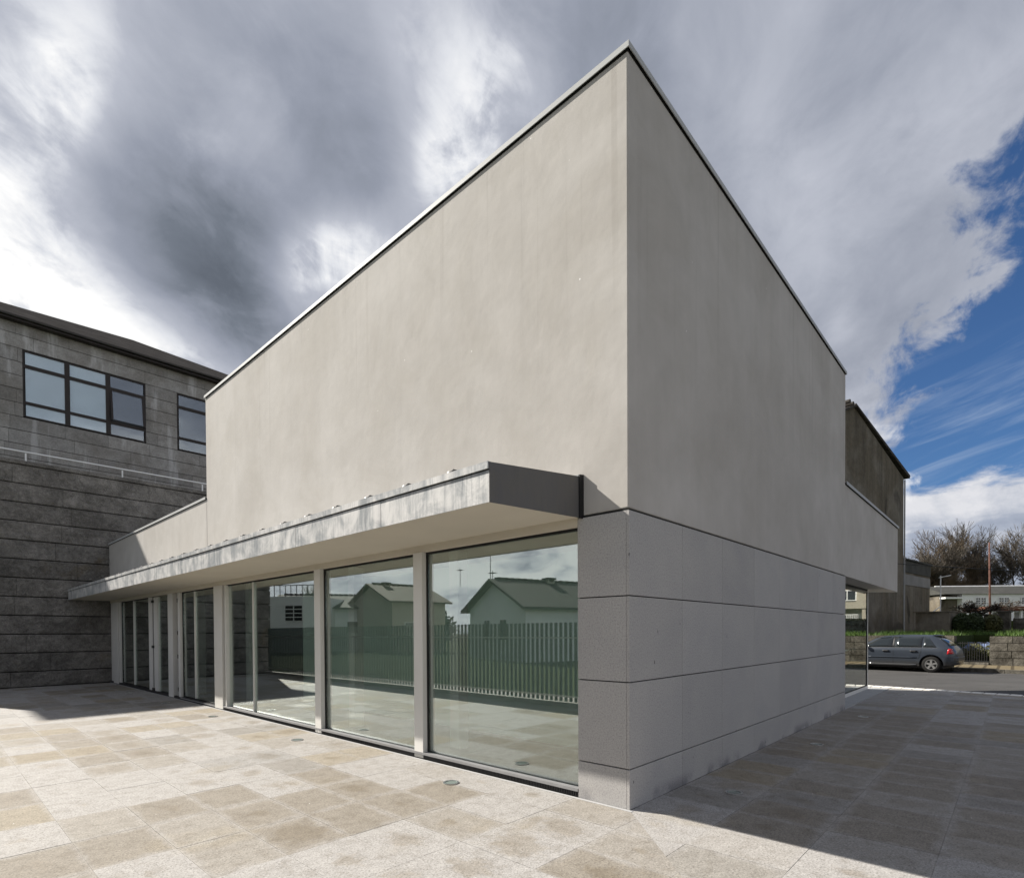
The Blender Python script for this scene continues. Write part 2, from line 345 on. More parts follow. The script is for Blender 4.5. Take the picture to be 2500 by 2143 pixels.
def m_carpaint():
    m, tt, b = mat('slate_blue_car_paint', .38, .35, .4)
    c = tt.mul((.036, .045, .060), tt.ramp(tt.noise(tt.pos(), 2, 3, .5), [(.3, (.93,) * 3), (.7, (1.06,) * 3)]))
    c = tt.mix(tt.ss(tt.sep(tt.pos())[2], .55, .12), c, (.075, .072, .066))
    tt.L.new(c, b.inputs['Base Color'])
    b.inputs['Coat Weight'].default_value = .45; b.inputs['Coat Roughness'].default_value = .06; return m
def m_slate():
    m, tt, b = mat('slate_roof', .95, 0, 0.); p = tt.pos()
    q = tt.v('MULTIPLY', p, (.6, .6, 6.))
    c = tt.mul((.075, .070, .066), tt.ramp(tt.noise(q, 1.8, 6, .7), [(.3, (.55,) * 3), (.7, (1.45,) * 3)]))
    c = tt.mix(tt.m('MULTIPLY', tt.ss(tt.noise(p, 1.3, 5, .7), .55, .7), .4), c, (.08, .07, .05))
    tt.L.new(c, b.inputs['Base Color']); bump(tt, b, tt.noise(q, 4, 4, .7), .6, .03); return m
M = {}
M['stucco'] = m_stucco(); M['clad'] = m_clad(); M['pave'] = m_paving(); M['rock'] = m_rock(); M['ashlar'] = m_ashlar()
M['zinc'] = m_zinc('weathered_zinc_fascia', (.215, .23, .24), (.56, .55, .535), .9)
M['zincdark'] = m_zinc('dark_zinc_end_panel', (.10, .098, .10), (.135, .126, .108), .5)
M['coping'] = simple('pale_coping_metal', (.40, .41, .41), .6, .0, .25, .1, 2)
M['alu'] = simple('off_white_aluminium', (.66, .65, .62), .45, .0, .4, .05, 2)
M['silver'] = simple('silver_sill_metal', (.26, .26, .265), .5, .2, .5, .1, 6)
M['black'] = simple('black_gasket', (.012, .012, .013), .5, 0, .3)
M['grate'] = simple('dark_drain_grating', (.03, .03, .032), .5, .4, .4)
M['joint'] = simple('dark_joint', (.02, .02, .02), .9)
M['mortar'] = simple('joint_mortar', (.29, .275, .25), .9, 0, .1, .3, 4, .4, 80)
M['glass'] = m_glass('solar_control_glass', (.93, .985, .965), .30)
M['glass_clear'] = m_glass('corner_glass', (.62, .68, .66), .36, (.97, .97, .95))
M['winglass'] = m_glass('window_glass', (.92, .96, .98), .16, (.9, .95, 1.))
M['inwall'] = simple('pale_green_partition', (.66, .79, .73), .7, 0, .2, .04, .8)
M['infloor'] = simple('brown_interior_floor', (.045, .028, .022), .45, 0, .4, .15, 2)
M['indark'] = simple('dark_interior', (.05, .05, .05), .9)
M['white'] = simple('white_paint', (.82, .82, .80), .7, 0, .2, .06, 1.5)
M['soffit'] = simple('painted_soffit', (.60, .555, .475), .9, 0, .12, .05, 1.2, .1, 60)
M['plinth'] = simple('pale_concrete_plinth', (.36, .36, .36), .8, 0, .2, .08, 3)
M['road'] = m_road(); M['sett'] = m_sett('yellow_pavement_tiles', (.19, .155, .095), .42); M['concrete'] = m_concrete()
M['rubble'] = m_rubble(); M['paint'] = m_carpaint(); M['slate'] = m_slate()
M['carglass'] = simple('dark_car_glass', (.012, .016, .018), .05, 0, .9, .05)
M['tyre'] = simple('tyre_rubber', (.014, .0135, .013), .85, 0, .2)
M['rim'] = simple('alloy_rim', (.48, .48, .47), .3, .8, .5)
M['chrome'] = simple('bright_trim', (.6, .6, .6), .2, .9, .5)
M['tail'] = simple('red_tail_light', (.42, .01, .015), .15, 0, .6)
M['tailw'] = simple('clear_lamp', (.55, .45, .42), .15, 0, .6)
M['plastic'] = simple('black_plastic', (.02, .02, .021), .45, 0, .4)
M['bark'] = simple('grey_brown_bark', (.098, .086, .072), .9, 0, .1, .3, 2)
M['bark2'] = simple('lichen_bark', (.062, .052, .042), .9, 0, .1, .4, 2)
M['bark3'] = simple('warm_twig_bark', (.10, .078, .056), .9, 0, .1, .35, 1)
M['leaf'] = m_leaf('dark_evergreen_leaf', (.018, .03, .012), (.045, .065, .022))
M['leaf2'] = m_leaf('olive_leaf', (.05, .055, .022), (.10, .10, .035))
M['grass'] = m_leaf('grass_blades', (.038, .078, .012), (.075, .13, .02))
M['earth'] = simple('earth_and_turf', (.035, .048, .015), .95, 0, .1, .35, .6, .6, 6)
M['far_earth'] = simple('distant_ground', (.05, .055, .03), .95, 0, .1, .4, .05)
M['rust'] = simple('rusty_iron_pole', (.13, .065, .05), .8, .1, .2, .4, 3)
M['tile'] = simple('red_brown_tile', (.16, .07, .045), .8, 0, .2, .35, 2)
M['tileroof'] = simple('lichen_roof_tile', (.085, .072, .055), .8, 0, .2, .35, 2, .5, 8)
M['darkroof'] = simple('dark_green_grey_roof', (.055, .055, .05), .85, 0, .2, .3, 1.5)
M['tarp'] = simple('blue_white_tarpaulin', (.13, .17, .28), .4, 0, .4, .5, 9)
M['brownframe'] = simple('dark_brown_window_frame', (.034, .027, .024), .5, 0, .3)
M['blind'] = simple('grey_roller_blind', (.78, .80, .78), .7, 0, .2, .12, .7)
M['fencepaint'] = simple('grey_green_fence_paint', (.055, .075, .066), .5, 0, .4, .08)
M['cream'] = simple('cream_house_render', (.40, .37, .30), .9, 0, .1, .06)
M['greenpaint'] = simple('light_green_paint', (.35, .60, .25), .4, 0, .4)
M['steel'] = simple('brushed_steel_ring', (.55, .55, .54), .28, .9, .5, .1, 30)
M['lens'] = simple('frosted_light_lens', (.16, .19, .17), .25, 0, .6)
M['kerbw'] = simple('sunlight_whitened_kerb', (.72, .70, .66), .75, 0, .2, .1, 5)  # pale kerb, made white to stand in for sunlight on it
M['hinge'] = simple('black_hinge', (.02, .02, .02), .4, .3, .4)
# ------------------------------------------------------------------ mesh helpers
class MB:
    def __init__(s): s.v = []; s.f = []
    def box(s, x0, x1, y0, y1, z0, z1):
        b = len(s.v)
        s.v += [(x0, y0, z0), (x1, y0, z0), (x1, y1, z0), (x0, y1, z0), (x0, y0, z1), (x1, y0, z1), (x1, y1, z1), (x0, y1, z1)]
        s.f += [tuple(b + i for i in q) for q in ((0, 3, 2, 1), (4, 5, 6, 7), (0, 1, 5, 4), (1, 2, 6, 5), (2, 3, 7, 6), (3, 0, 4, 7))]
        return s
    def hexa(s, p):
        b = len(s.v); s.v += [tuple(q) for q in p]
        s.f += [tuple(b + i for i in q) for q in ((0, 3, 2, 1), (4, 5, 6, 7), (0, 1, 5, 4), (1, 2, 6, 5), (2, 3, 7, 6), (3, 0, 4, 7))]
        return s
    def prism(s, poly, z0, z1):      # poly counter-clockwise in xy
        b = len(s.v); n = len(poly)
        s.v += [(x, y, z0) for x, y in poly] + [(x, y, z1) for x, y in poly]
        s.f += [tuple(b + i for i in range(n))[::-1], tuple(b + n + i for i in range(n))]
        s.f += [(b + i, b + (i + 1) % n, b + n + (i + 1) % n, b + n + i) for i in range(n)]
        return s
    def tube(s, p0, p1, r0, r1=None, n=8, cap=True):
        r1 = r0 if r1 is None else r1; p0, p1 = Vector(p0), Vector(p1); d = (p1 - p0)
        if d.length < 1e-6: return s
        d.normalize(); a = d.orthogonal().normalized(); c = d.cross(a); b = len(s.v)
        for p, r in ((p0, r0), (p1, r1)):
            for i in range(n):
                th = 2 * math.pi * i / n; q = p + (a * math.cos(th) + c * math.sin(th)) * r; s.v.append(tuple(q))
        s.f += [(b + i, b + (i + 1) % n, b + n + (i + 1) % n, b + n + i) for i in range(n)]
        if cap: s.f += [tuple(b + i for i in range(n))[::-1], tuple(b + n + i for i in range(n))]
        return s
    def poly(s, pts):
        b = len(s.v); s.v += [tuple(p) for p in pts]; s.f.append(tuple(range(b, b + len(pts)))); return s
    def extr(s, pts, off):
        """closed polygon in space extruded by the vector off"""
        b = len(s.v); n = len(pts); off = Vector(off)
        s.v += [tuple(p) for p in pts] + [tuple(Vector(p) + off) for p in pts]
        s.f += [tuple(b + i for i in range(n))[::-1], tuple(b + n + i for i in range(n))]
        s.f += [(b + i, b + (i + 1) % n, b + n + (i + 1) % n, b + n + i) for i in range(n)]
        return s
    def mesh(s, name, m, smooth=False):
        me = bpy.data.meshes.new(name); me.from_pydata(s.v, [], s.f); me.update()
        if m is not None: me.materials.append(m)
        bm = bmesh.new(); bm.from_mesh(me); bmesh.ops.recalc_face_normals(bm, faces=bm.faces); bm.to_mesh(me); bm.free()
        if smooth:
            for p in me.polygons: p.use_smooth = True
        return me
    def build(s, name, m, parent=None, smooth=False, bev=0, **kw):
        return link(name, s.mesh(name, m, smooth), parent, bev, **kw)
def link(name, me, parent=None, bev=0, kind=None, label=None, loc=None, rz=None):
    o = bpy.data.objects.new(name, me); COL.objects.link(o)
    if parent is not None: o.parent = parent
    if bev:
        md = o.modifiers.new('bevel', 'BEVEL'); md.width = bev; md.segments = 2; md.limit_method = 'ANGLE'
    if kind: o['kind'] = kind
    if label: o['label'] = label
    if loc is not None: o.location = loc
    if rz is not None: o.rotation_euler.z = rz
    return o
def thing(name, label, cat, loc=(0, 0, 0), rz=0, group=None):
    o = bpy.data.objects.new(name, None); COL.objects.link(o); o.location = loc; o.rotation_euler.z = rz
    o['label'] = label; o['category'] = cat; o.empty_display_size = .3
    if group: o['group'] = group
    return o
def tag(o, label, cat, group=None):
    o['label'] = label; o['category'] = cat
    if group: o['group'] = group
    return o
def copy_tree(o, parent=None, loc=None, rz=None, label=None):
    c = o.copy(); COL.objects.link(c); c.parent = parent
    if loc is not None: c.location = loc
    if rz is not None: c.rotation_euler.z = rz
    if label: c['label'] = label
    for ch in list(o.children): copy_tree(ch, c)
    return c
def bx(name, m, parent, *a, **kw): return MB().box(*a).build(name, m, parent, **kw)
# ------------------------------------------------------------------ ground, road, paving
MB().box(-400, 900, -600, 700, -.40, -.09).build('ground', M['far_earth'], kind='structure')
O3 = Vector((14.4, 0, 0)); S3 = Vector((.14, .990, 0)); N3 = Vector((.990, -.14, 0))
SRZ = math.atan2(-.14, .990)     # rotation that maps +x to N3 and +y to S3
def sp(n, s, z=0.): return O3 + N3 * n + S3 * s + Vector((0, 0, z))
def street_box(name, m, n0, n1, s0, s1, z0, z1, parent=None, **kw):
    p = [sp(n0, s0), sp(n1, s0), sp(n1, s1), sp(n0, s1)]
    return MB().prism([(q.x, q.y) for q in p], z0, z1).build(name, m, parent, **kw)
street_box('road', M['road'], .25, 9.3, -70, 90, -.088, -.02, kind='structure')
kr = bpy.data.objects.new('kerb', None); COL.objects.link(kr); kr['kind'] = 'structure'
for i in range(72):
    s0 = -10 + i * .25
    street_box('kerb_stone', M['kerbw'], -.12, .21, s0, s0 + .215, -.08, .012 + .003 * random.random(), kr)
street_box('kerb_bed', M['grate'], -.13, .24, -14, 12, -.088, -.01, kr)
street_box('pavement', M['sett'], 9.45, 12.5, -40, 60, -.05, .115, kind='structure')
k2 = bpy.data.objects.new('kerb', None); COL.objects.link(k2); k2['kind'] = 'structure'
for i in range(34): street_box('kerb_stone', M['rubble'], 9.3, 9.448, -22 + i * 1.0, -22 + i * 1.0 + .985, -.05, .12, k2)
gtr = bpy.data.objects.new('garden_terrace', None); COL.objects.link(gtr); gtr['kind'] = 'structure'
street_box('upper_lawn', M['earth'], 16.6, 62, -60, 60, -.05, 1.38, gtr)
street_box('bank', M['earth'], 12.85, 16.599, 1.25, 60, -.05, 1.375, gtr)
street_box('bank', M['earth'], 12.85, 16.599, -60, -.08, -.05, 1.375, gtr)
street_box('sunk_path', M['earth'], 12.85, 16.599, -.079, 1.249, -.05, .16, gtr)
street_box('field', M['earth'], 62.1, 260, -160, 160, -.05, 2.6, kind='structure')
# interior slab and bed below the slabs
MB().prism([(-6.6, 20.1), (-6.6, -14), (13.9, -14), (14.25, -.02), (-.03, -.02), (-.03, 20.1)], -.089, -.0032).build('paving_bed', M['mortar'], kind='structure')
def clip(poly, a, b, c):            # keep a*x+b*y>=c
    o = []
    for i in range(len(poly)):
        p, q = poly[i], poly[(i + 1) % len(poly)]; fp = a * p[0] + b * p[1] - c; fq = a * q[0] + b * q[1] - c
        if fp >= 0: o.append(p)
        if (fp >= 0) != (fq >= 0):
            k = fp / (fp - fq); o.append((p[0] + (q[0] - p[0]) * k, p[1] + (q[1] - p[1]) * k))
    return o
def area(p): return abs(sum(p[i][0] * p[(i + 1) % len(p)][1] - p[(i + 1) % len(p)][0] * p[i][1] for i in range(len(p)))) / 2
def inview(x, y):
    d = Vector((x, y, 0)) - CAM; z = d.dot(F)
    if z < .3: return False
    a, b_ = d.dot(R2) / z * 1334.74, d.dot(U2) / z * 1334.74
    return abs(a) < 1330 and b_ > -640
g_ = .0014
def pave(name, cells, pname):
    root = bpy.data.objects.new(name, None); COL.objects.link(root); root['kind'] = 'structure'
    L = []
    for poly in cells:
        if len(poly) < 3 or area(poly) < .004: continue
        cx = sum(p[0] for p in poly) / len(poly); cy = sum(p[1] for p in poly) / len(poly)
        L.append((0 if inview(cx, cy) else 1, (cx - CAM.x) ** 2 + (cy - CAM.y) ** 2, cx, cy, poly))
    L.sort(key=lambda q: (q[0], q[1])); rest = MB(); cache = {}
    for i, (iv, d2, cx, cy, poly) in enumerate(L):
        zt = random.choice((-.0012, -.0006, 0, .0006, .0012))
        if i < 298 and iv == 0:
            key = tuple((round(p[0] - cx, 3), round(p[1] - cy, 3)) for p in poly)
            if key not in cache: cache[key] = MB().prism([(p[0] - cx, p[1] - cy) for p in poly], -.03, 0).mesh('paver', M['pave'])
            o = bpy.data.objects.new('paver', cache[key]); COL.objects.link(o); o.parent = root; o.location = (cx, cy, zt)
        else: rest.prism(poly, -.03, zt)
    rest.build('paver_field', M['pave'], root, kind='stuff')
cl = []
for i in range(-13, 0):
    for j in range(-20, 27):
        x0, x1 = .015 + .52 * i + g_, .015 + .52 * (i + 1) - g_; y0, y1 = .6 + .76 * j + g_, .6 + .76 * (j + 1) - g_
        p = [(x0, y0), (x1, y0), (x1, y1), (x0, y1)]
        p = clip(p, -1, 0, .045); p = clip(p, 0, -1, -20.08)
        if p: p = clip(p, -1, 1, g_)
        cl.append(p)
pave('plaza_paving', cl, 'paver')
cl = []
kd = 14.22
for i in range(-14, 28):
    for j in range(-18, 1):
        x0, x1 = .11 + .52 * i + g_, .11 + .52 * (i + 1) - g_; y0, y1 = .735 * j + g_, .735 * (j + 1) - g_
        p = [(x0, y0), (x1, y0), (x1, y1), (x0, y1)]
        p = clip(p, 0, -1, .004); 
        if p: p = clip(p, 1, -1, g_)
        if p: p = clip(p, -.990, .14, -14.4 * .990 + .15)
        if x0 < -6: p = []
        cl.append(p)
pave('side_paving', cl, 'paver')
# ------------------------------------------------------------------ the new building
def thing_part(name, parent):
    o = bpy.data.objects.new(name, None); COL.objects.link(o); o.parent = parent; o.empty_display_size = .1; return o
H1, HT, HL, XS, XE, YT, YW = 2.775, 6.93, 4.675, 8.642, 15.5, 10.815, 20.15
lib = thing('modern_building', 'pale stucco flat roofed building with overhanging upper box, granite base and long glazed front', 'building')
i_ = .012
MB().box(i_, XS, i_, YT, H1 + .01, HT - .008).build('upper_wall', M['stucco'], lib, bev=.012)
MB().box(i_ + .0, 8.5, YT + .0005, YW - .01, H1 + .01, HL - .008).build('wing_wall', M['stucco'], lib, bev=.01)
MB().prism([(XS + .0005, i_), (XE, i_), (XE - 5.4, 5.4 + i_), (XS + .0005, 5.4 + i_)], H1 + .002, HL - .008).build('street_wing_wall', M['stucco'], lib, bev=.01)  # unseen end shaped on a slant to let the sun reach the kerb
# copings: a folded metal cap with a shadow gap below
def coping(x0, x1, y0, y1, z, sides):
    m = MB()
    if 'S' in sides: m.box(x0 - .014, x1 + .014, y0 - .014, y0 - .006, z - .002, z + .052)
    if 'W' in sides: m.box(x0 - .014, x0 - .006, y0 - .0058, y1 + .014, z - .002, z + .052)
    if 'E' in sides: m.box(x1 + .006, x1 + .014, y0 - .0058, y1 + .014, z - .002, z + .052)
    m.box(x0 - .0058, x1 + .0058, y0 - .0058, y1 + .0058, z + .042, z + .049)
    c = m.build('coping', M['coping'], lib)
    bx('shadow_gap', M['joint'], c, x0 + .012, x1 - .012, y0 + .012, y1 - .012, z - .007, z + .04)
coping(0, XS, 0, YT, HT, 'SWE'); coping(0, 8.5, YT + .03, YW - .035, HL, 'W'); cw = thing_part('coping', lib)
MB().box(XS + .02, XE + .022, -.022, -.012, HL - .004, HL + .058).build('cap_front', M['coping'], cw)
MB().prism([(XE + .022, -.0118), (XE + .022, .02), (XE - 5.4 + .03, 5.44), (XE - 5.4 + .01, 5.43), (XE + .010, -.0118)], HL - .004, HL + .058).build('cap_side', M['coping'], cw)
MB().prism([(XS + .02, -.0117), (XE + .004, -.0117), (XE - 5.4, 5.42), (XS + .02, 5.42)], HL + .046, HL + .054).build('cap_top', M['coping'], cw)
MB().prism([(XS + .02, .02), (XE - .02, .02), (XE - 5.4, 5.38), (XS + .02, 5.38)], HL - .007, HL + .04).build('shadow_gap', M['joint'], cw)
# granite clad base: recessed black joint bed with slabs in front
bx('base_wall', M['joint'], lib, .034, XS - .004, .034, .30, 0, H1 - .006)
bx('pillar_core', M['joint'], lib, .034, .30, .3002, .565, 0, H1 - .006)
rows = [(.0, .367), (.378, 1.172), (1.183, 1.974), (1.985, 2.762)]
vj = [0, 1.087, 2.17, 3.26, 4.35, 5.41, 6.50, 7.59, XS]
for k, (z0, z1) in enumerate(rows):
    for i in range(8):
        MB().box(vj[i] + (0 if i == 0 else .0020), vj[i + 1] - .0020, 0, .030, z0, z1).build('granite_slab', M['clad'], lib, bev=.0015)
    MB().box(0, .030, .0325, .579, z0, z1).build('granite_slab', M['clad'], lib, bev=.0015)
    MB().box(.0305, .26, .566, .579, z0, z1).build('granite_slab', M['clad'], lib, bev=.0015)
bx('flashing', M['joint'], lib, .004, XS - .01, .004, .03, 2.7645, 2.774)
bx('flashing', M['joint'], lib, .004, .03, .0305, .56, 2.764, 2.776)
# ---- long glazed front, plane X = 0
bx('lintel', M['soffit'], lib, .012, .22, .582, YW - .02, 2.69, H1 + .008)
def bay(y0, y1, divs=(), opening=None):
    w = thing_part('window', lib)
    fr = MB()
    fr.box(.07, .12, y0, y1, .06, .085); fr.box(.07, .12, y0, y1, 2.662, 2.689)
    fr.box(.07, .12, y0, y0 + .022, .086, 2.661); fr.box(.07, .12, y1 - .022, y1, .086, 2.661)
    fr.build('gasket', M['black'], w)
    edges = [y0 + .024] + list(divs) + [y1 - .024]
    for a, b_ in zip(edges[:-1], edges[1:]):
        aa = a + (.0 if a == edges[0] else .012); bb = b_ - (.0 if b_ == edges[-1] else .012)
        bx('pane', M['glass'], w, .086, .098, aa, bb, .087, 2.660)
    for d in divs: bx('glazing_bar', M['alu'], w, .055, .11, d - .010, d + .010, .087, 2.660); 
    return w
def post(y0, y1, x0=.0, x1=.20):
    p = bx('post', M['alu'], lib, x0, x1, y0, y1, .012, 2.6895, bev=.004)
    return p
bay(.585, 3.05); post(3.05, 3.235)
bay(3.235, 5.71); post(5.71, 5.905)
bay(5.905, 9.93, (8.50,)); bx('jamb', M['alu'], lib, .02, .13, 9.80, 9.86, .06, 2.68)
post(9.965, 10.44)
bay(10.44, 12.80, (11.88,)); bx('jamb', M['alu'], lib, .02, .16, 12.82, 12.98, .03, 2.68)
bx('hinge_reveal', M['indark'], lib, .13, .2, 12.98, 13.34, .02, 2.68)
for z in (.18, 1.02, 1.62, 2.45): bx('hinge', M['hinge'], lib, .05, .13, 13.05, 13.16, z, z + .10)
post(13.345, 13.74)
door = thing_part('glass_door', lib)
bx('pane', M['glass'], door, .086, .098, 13.77, 14.86, .03, 2.66)
bx('frame', M['alu'], door, .05, .12, 14.865, 15.22, .03, 2.67)
bx('gasket', M['black'], door, .045, .125, 13.742, 13.768, .02, 2.68); bx('gasket', M['black'], door, .045, .125, 15.225, 15.262, .02, 2.68)
for z in (.06, 1.25, 2.52): bx('hinge', M['hinge'], door, .02, .05, 15.17, 15.33, z, z + .07)
bx('jamb', M['alu'], lib, .03, .16, 15.265, 15.62, .012, 2.68)
bay(15.63, 18.86, (17.37,)); bx('jamb', M['alu'], lib, .02, .16, 18.89, 18.98, .012, 2.68)
post(19.05, 19.72); post(19.74, 20.13, .03, .2)
sill = MB().box(-.004, .069, .585, 9.96, .058, .088).box(-.004, .069, 10.445, 12.8, .03, .05).build('sill', M['silver'], lib)
gr = MB()
y = .59
gr.box(.012, .068, .585, 20.1, 0, .0575)
while y < 9.9:
    gr.box(-.002, .0115, y, y + .008, .012, .0565); y += .022 if y < 4 else .05
gr.build('drain_grating', M['grate'], lib)
bx('edge_strip', M['plinth'], lib, -.044, -.006, -.04, 20.1, -.02, .003)
# ---- canopy
can = thing_part('canopy', lib)
ye = lambda x: .529 + (-x) / 1.1 * .18
XC = -1.1
MB().extr([(XC + .012, .712, H1), (.010, .532, H1), (.010, YW - .01, H1), (XC + .012, YW - .01, H1)], (0, 0, .03)).build('soffit', M['soffit'], can)
MB().hexa([(XC + .012, .715, H1 + .031), (.010, .535, H1 + .031), (.010, YW - .01, H1 + .031), (XC + .012, YW - .01, H1 + .031),
           (XC + .012, .715, 3.088), (.010, .535, 3.148), (.010, YW - .01, 3.148), (XC + .012, YW - .01, 3.088)]).build('canopy_roof', M['zinc'], can)
fj = [.709, 2.33, 4.26, 6.81, 8.83, 10.5, 12.14, 13.6, 15.17, 17.6, YW - .01]
for a, b_ in zip(fj[:-1], fj[1:]):
    dxx = random.uniform(-.003, .003)
    bx('fascia_panel', M['zinc'], can, XC + dxx, XC + .011, a + .003, b_ - .003, H1 - .012, 3.035)
ys = [.709, 4.0, 7.0, 10.2, 13.5, 16.8, YW - .01]
for a, b_ in zip(ys[:-1], ys[1:]):
    MB().box(XC - .016, XC + .010, a + .002, b_ - .002, 3.047, 3.103).box(XC - .016, XC + .12, a + .002, b_ - .002, 3.1035, 3.110).build('edge_flashing', M['zinc'], can)
bx('drip_gap', M['black'], can, XC + .0005, XC + .0115, .712, YW - .012, 3.0355, 3.0465)
y = 1.203
while y < 19.9:
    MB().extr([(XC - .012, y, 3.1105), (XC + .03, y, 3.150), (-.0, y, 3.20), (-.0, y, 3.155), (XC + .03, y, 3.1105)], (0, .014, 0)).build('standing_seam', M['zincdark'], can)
    MB().extr([(XC - .012, y + .0145, 3.1105), (XC - .004, y + .0145, 3.128), (XC + .03, y + .0145, 3.128), (XC + .03, y + .0145, 3.1105)], (0, .03, 0)).build('seam_fold', M['grate'], can)  # seam ends coloured near black to stand in for their shaded faces
    y += .688
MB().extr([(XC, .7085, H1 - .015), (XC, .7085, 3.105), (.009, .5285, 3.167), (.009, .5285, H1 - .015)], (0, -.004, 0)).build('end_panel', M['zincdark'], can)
MB().extr([(-.045, .530, H1 - .02), (-.045, .530, 3.178), (.011, .522, 3.184), (.011, .522, H1 - .02)], (0, -.012, 0)).build('upstand', M['black'], can)
bx('upstand', M['zinc'], can, -.012, .0115, .56, YW - .02, 3.148, 3.19)
# ---- interior seen through the glass
bx('floor', M['infloor'], lib, .13, 8.6, .31, 20.1, -.08, .03)
MB().prism([(8.61, .48), (13.3, .48), (9.0, 4.8), (8.61, 4.8)], -.08, .03).build('floor', M['infloor'], lib)
bx('partition', M['inwall'], lib, 1.76, 1.9, .31, 9.85, .03, H1 - .002)
bx('interior_side_wall', M['indark'], lib, .31, 1.759, .305, .33, .03, H1 - .002)
bx('back_wall', M['indark'], lib, 8.3, 8.5, .31, 20.1, .03, H1)
bx('end_wall', M['indark'], lib, .21, 8.29, 19.9, 20.1, .03, H1)
for yy in (3.14, 5.8, 10.2, 13.5): bx('column', M['white'], lib, .62, .80, yy - .09, yy + .09, .03, H1)
# ---- street side corner glazing, plane Y = .44
w2 = thing_part('window', lib)
bx('bottom_rail', M['alu'], w2, XS + .003, 13.5, .42, .47, .012, .10); bx('corner_post', M['alu'], w2, 13.43, 13.5, .42, .49, .101, H1 - .001)
MB().box(XS + .003, 13.43, .425, .465, .101, .125).box(13.395, 13.429, .425, .465, .126, 2.70).box(XS + .003, 13.43, .425, .465, 2.72, H1 - .001).build('gasket', M['black'], w2)
bx('pane', M['glass_clear'], w2, XS + .004, 13.394, .438, .450, .126, 2.719)
w3 = thing_part('window', lib)
def slant(k, w=0.): return (13.47 - k * .7071 + w * .7071, .492 + k * .7071 + w * .7071)
def sbox(name, m, k0, k1, w0_, w1_, z0, z1): return MB().prism([slant(k0, w0_), slant(k0, w1_), slant(k1, w1_), slant(k1, w0_)][::-1], z0, z1).build(name, m, w3)
sbox('bottom_rail', M['alu'], 0, 5.6, -.03, .02, .012, .10)
sbox('pane', M['glass_clear'], .02, 2.7, -.012, 0, .101, 2.76); sbox('pane', M['glass_clear'], 2.76, 5.6, -.012, 0, .101, 2.76)
sbox('glazing_bar', M['alu'], 2.701, 2.759, -.03, .02, .101, H1 - .001)
bx('rear_wall', M['stucco'], lib, XS + .3, 9.6, 4.9, 5.05, .012, H1)
MB().prism([(XS, 0.0), (14.05, .0), (14.05, .43), (XS, .43)], -.02, .014).build('threshold', M['plinth'], lib)
MB().prism([(13.55, .4305), (14.05, .4305), (9.3, 5.2), (8.8, 5.2)], -.02, .014).build('threshold', M['plinth'], lib)
# ------------------------------------------------------------------ recessed ground lights
RING = MB(); n = 20
def ring_mesh(r0, r1, z0, z1):
    m = MB()
    for i in range(n):
        a, b_ = 2 * math.pi * i / n, 2 * math.pi * (i + 1) / n
        P_ = lambda r, th, z: (r * math.cos(th), r * math.sin(th), z)
        m.hexa([P_(r0, a, z0), P_(r1, a, z0), P_(r1, b_, z0), P_(r0, b_, z0), P_(r0, a, z1), P_(r1, a, z1), P_(r1, b_, z1), P_(r0, b_, z1)])
    return m
rm = ring_mesh(.068, .088, 0., .010).mesh('ring', M['steel'])
lm = MB().tube((0, 0, 0), (0, 0, .0055), .0675, n=20).mesh('lens', M['lens'])
spots = [(-.495, 1.931, 'round ground light in the sunlit paving before the largest pane beside the granite pillar'),
         (-.495, 5.528, 'round ground light in sunlit paving, second from the granite pillar along the glass front'),
         (-.49, 9.11, 'round ground light on the edge of the cast shadow, before the wide white post'),
         (-.47, 12.24, 'round ground light in the shadow before the paired glass panels with hinges'),
         (-.45, 15.64, 'round ground light in the shadow closest to the rough dark granite wall'),
         (1.179, -.509, 'round ground light in shaded paving, closest to the building corner along the granite side'),
         (4.35, -.505, 'round ground light halfway along the shaded granite side wall'),
         (7.722, -.484, 'round ground light in shade by the far end of the granite side wall'),
         (12.59, -.475, 'round ground light in shade before the street corner window')]
sp0 = None
for x, y, lb in spots:
    if sp0 is None:
        sp0 = thing('ground_light', lb, 'ground light', (x, y, 0), group='round lights set in the paving along the walls')
        link('ring', rm, sp0); link('lens', lm, sp0)
    else: copy_tree(sp0, None, (x, y, 0), label=lb)
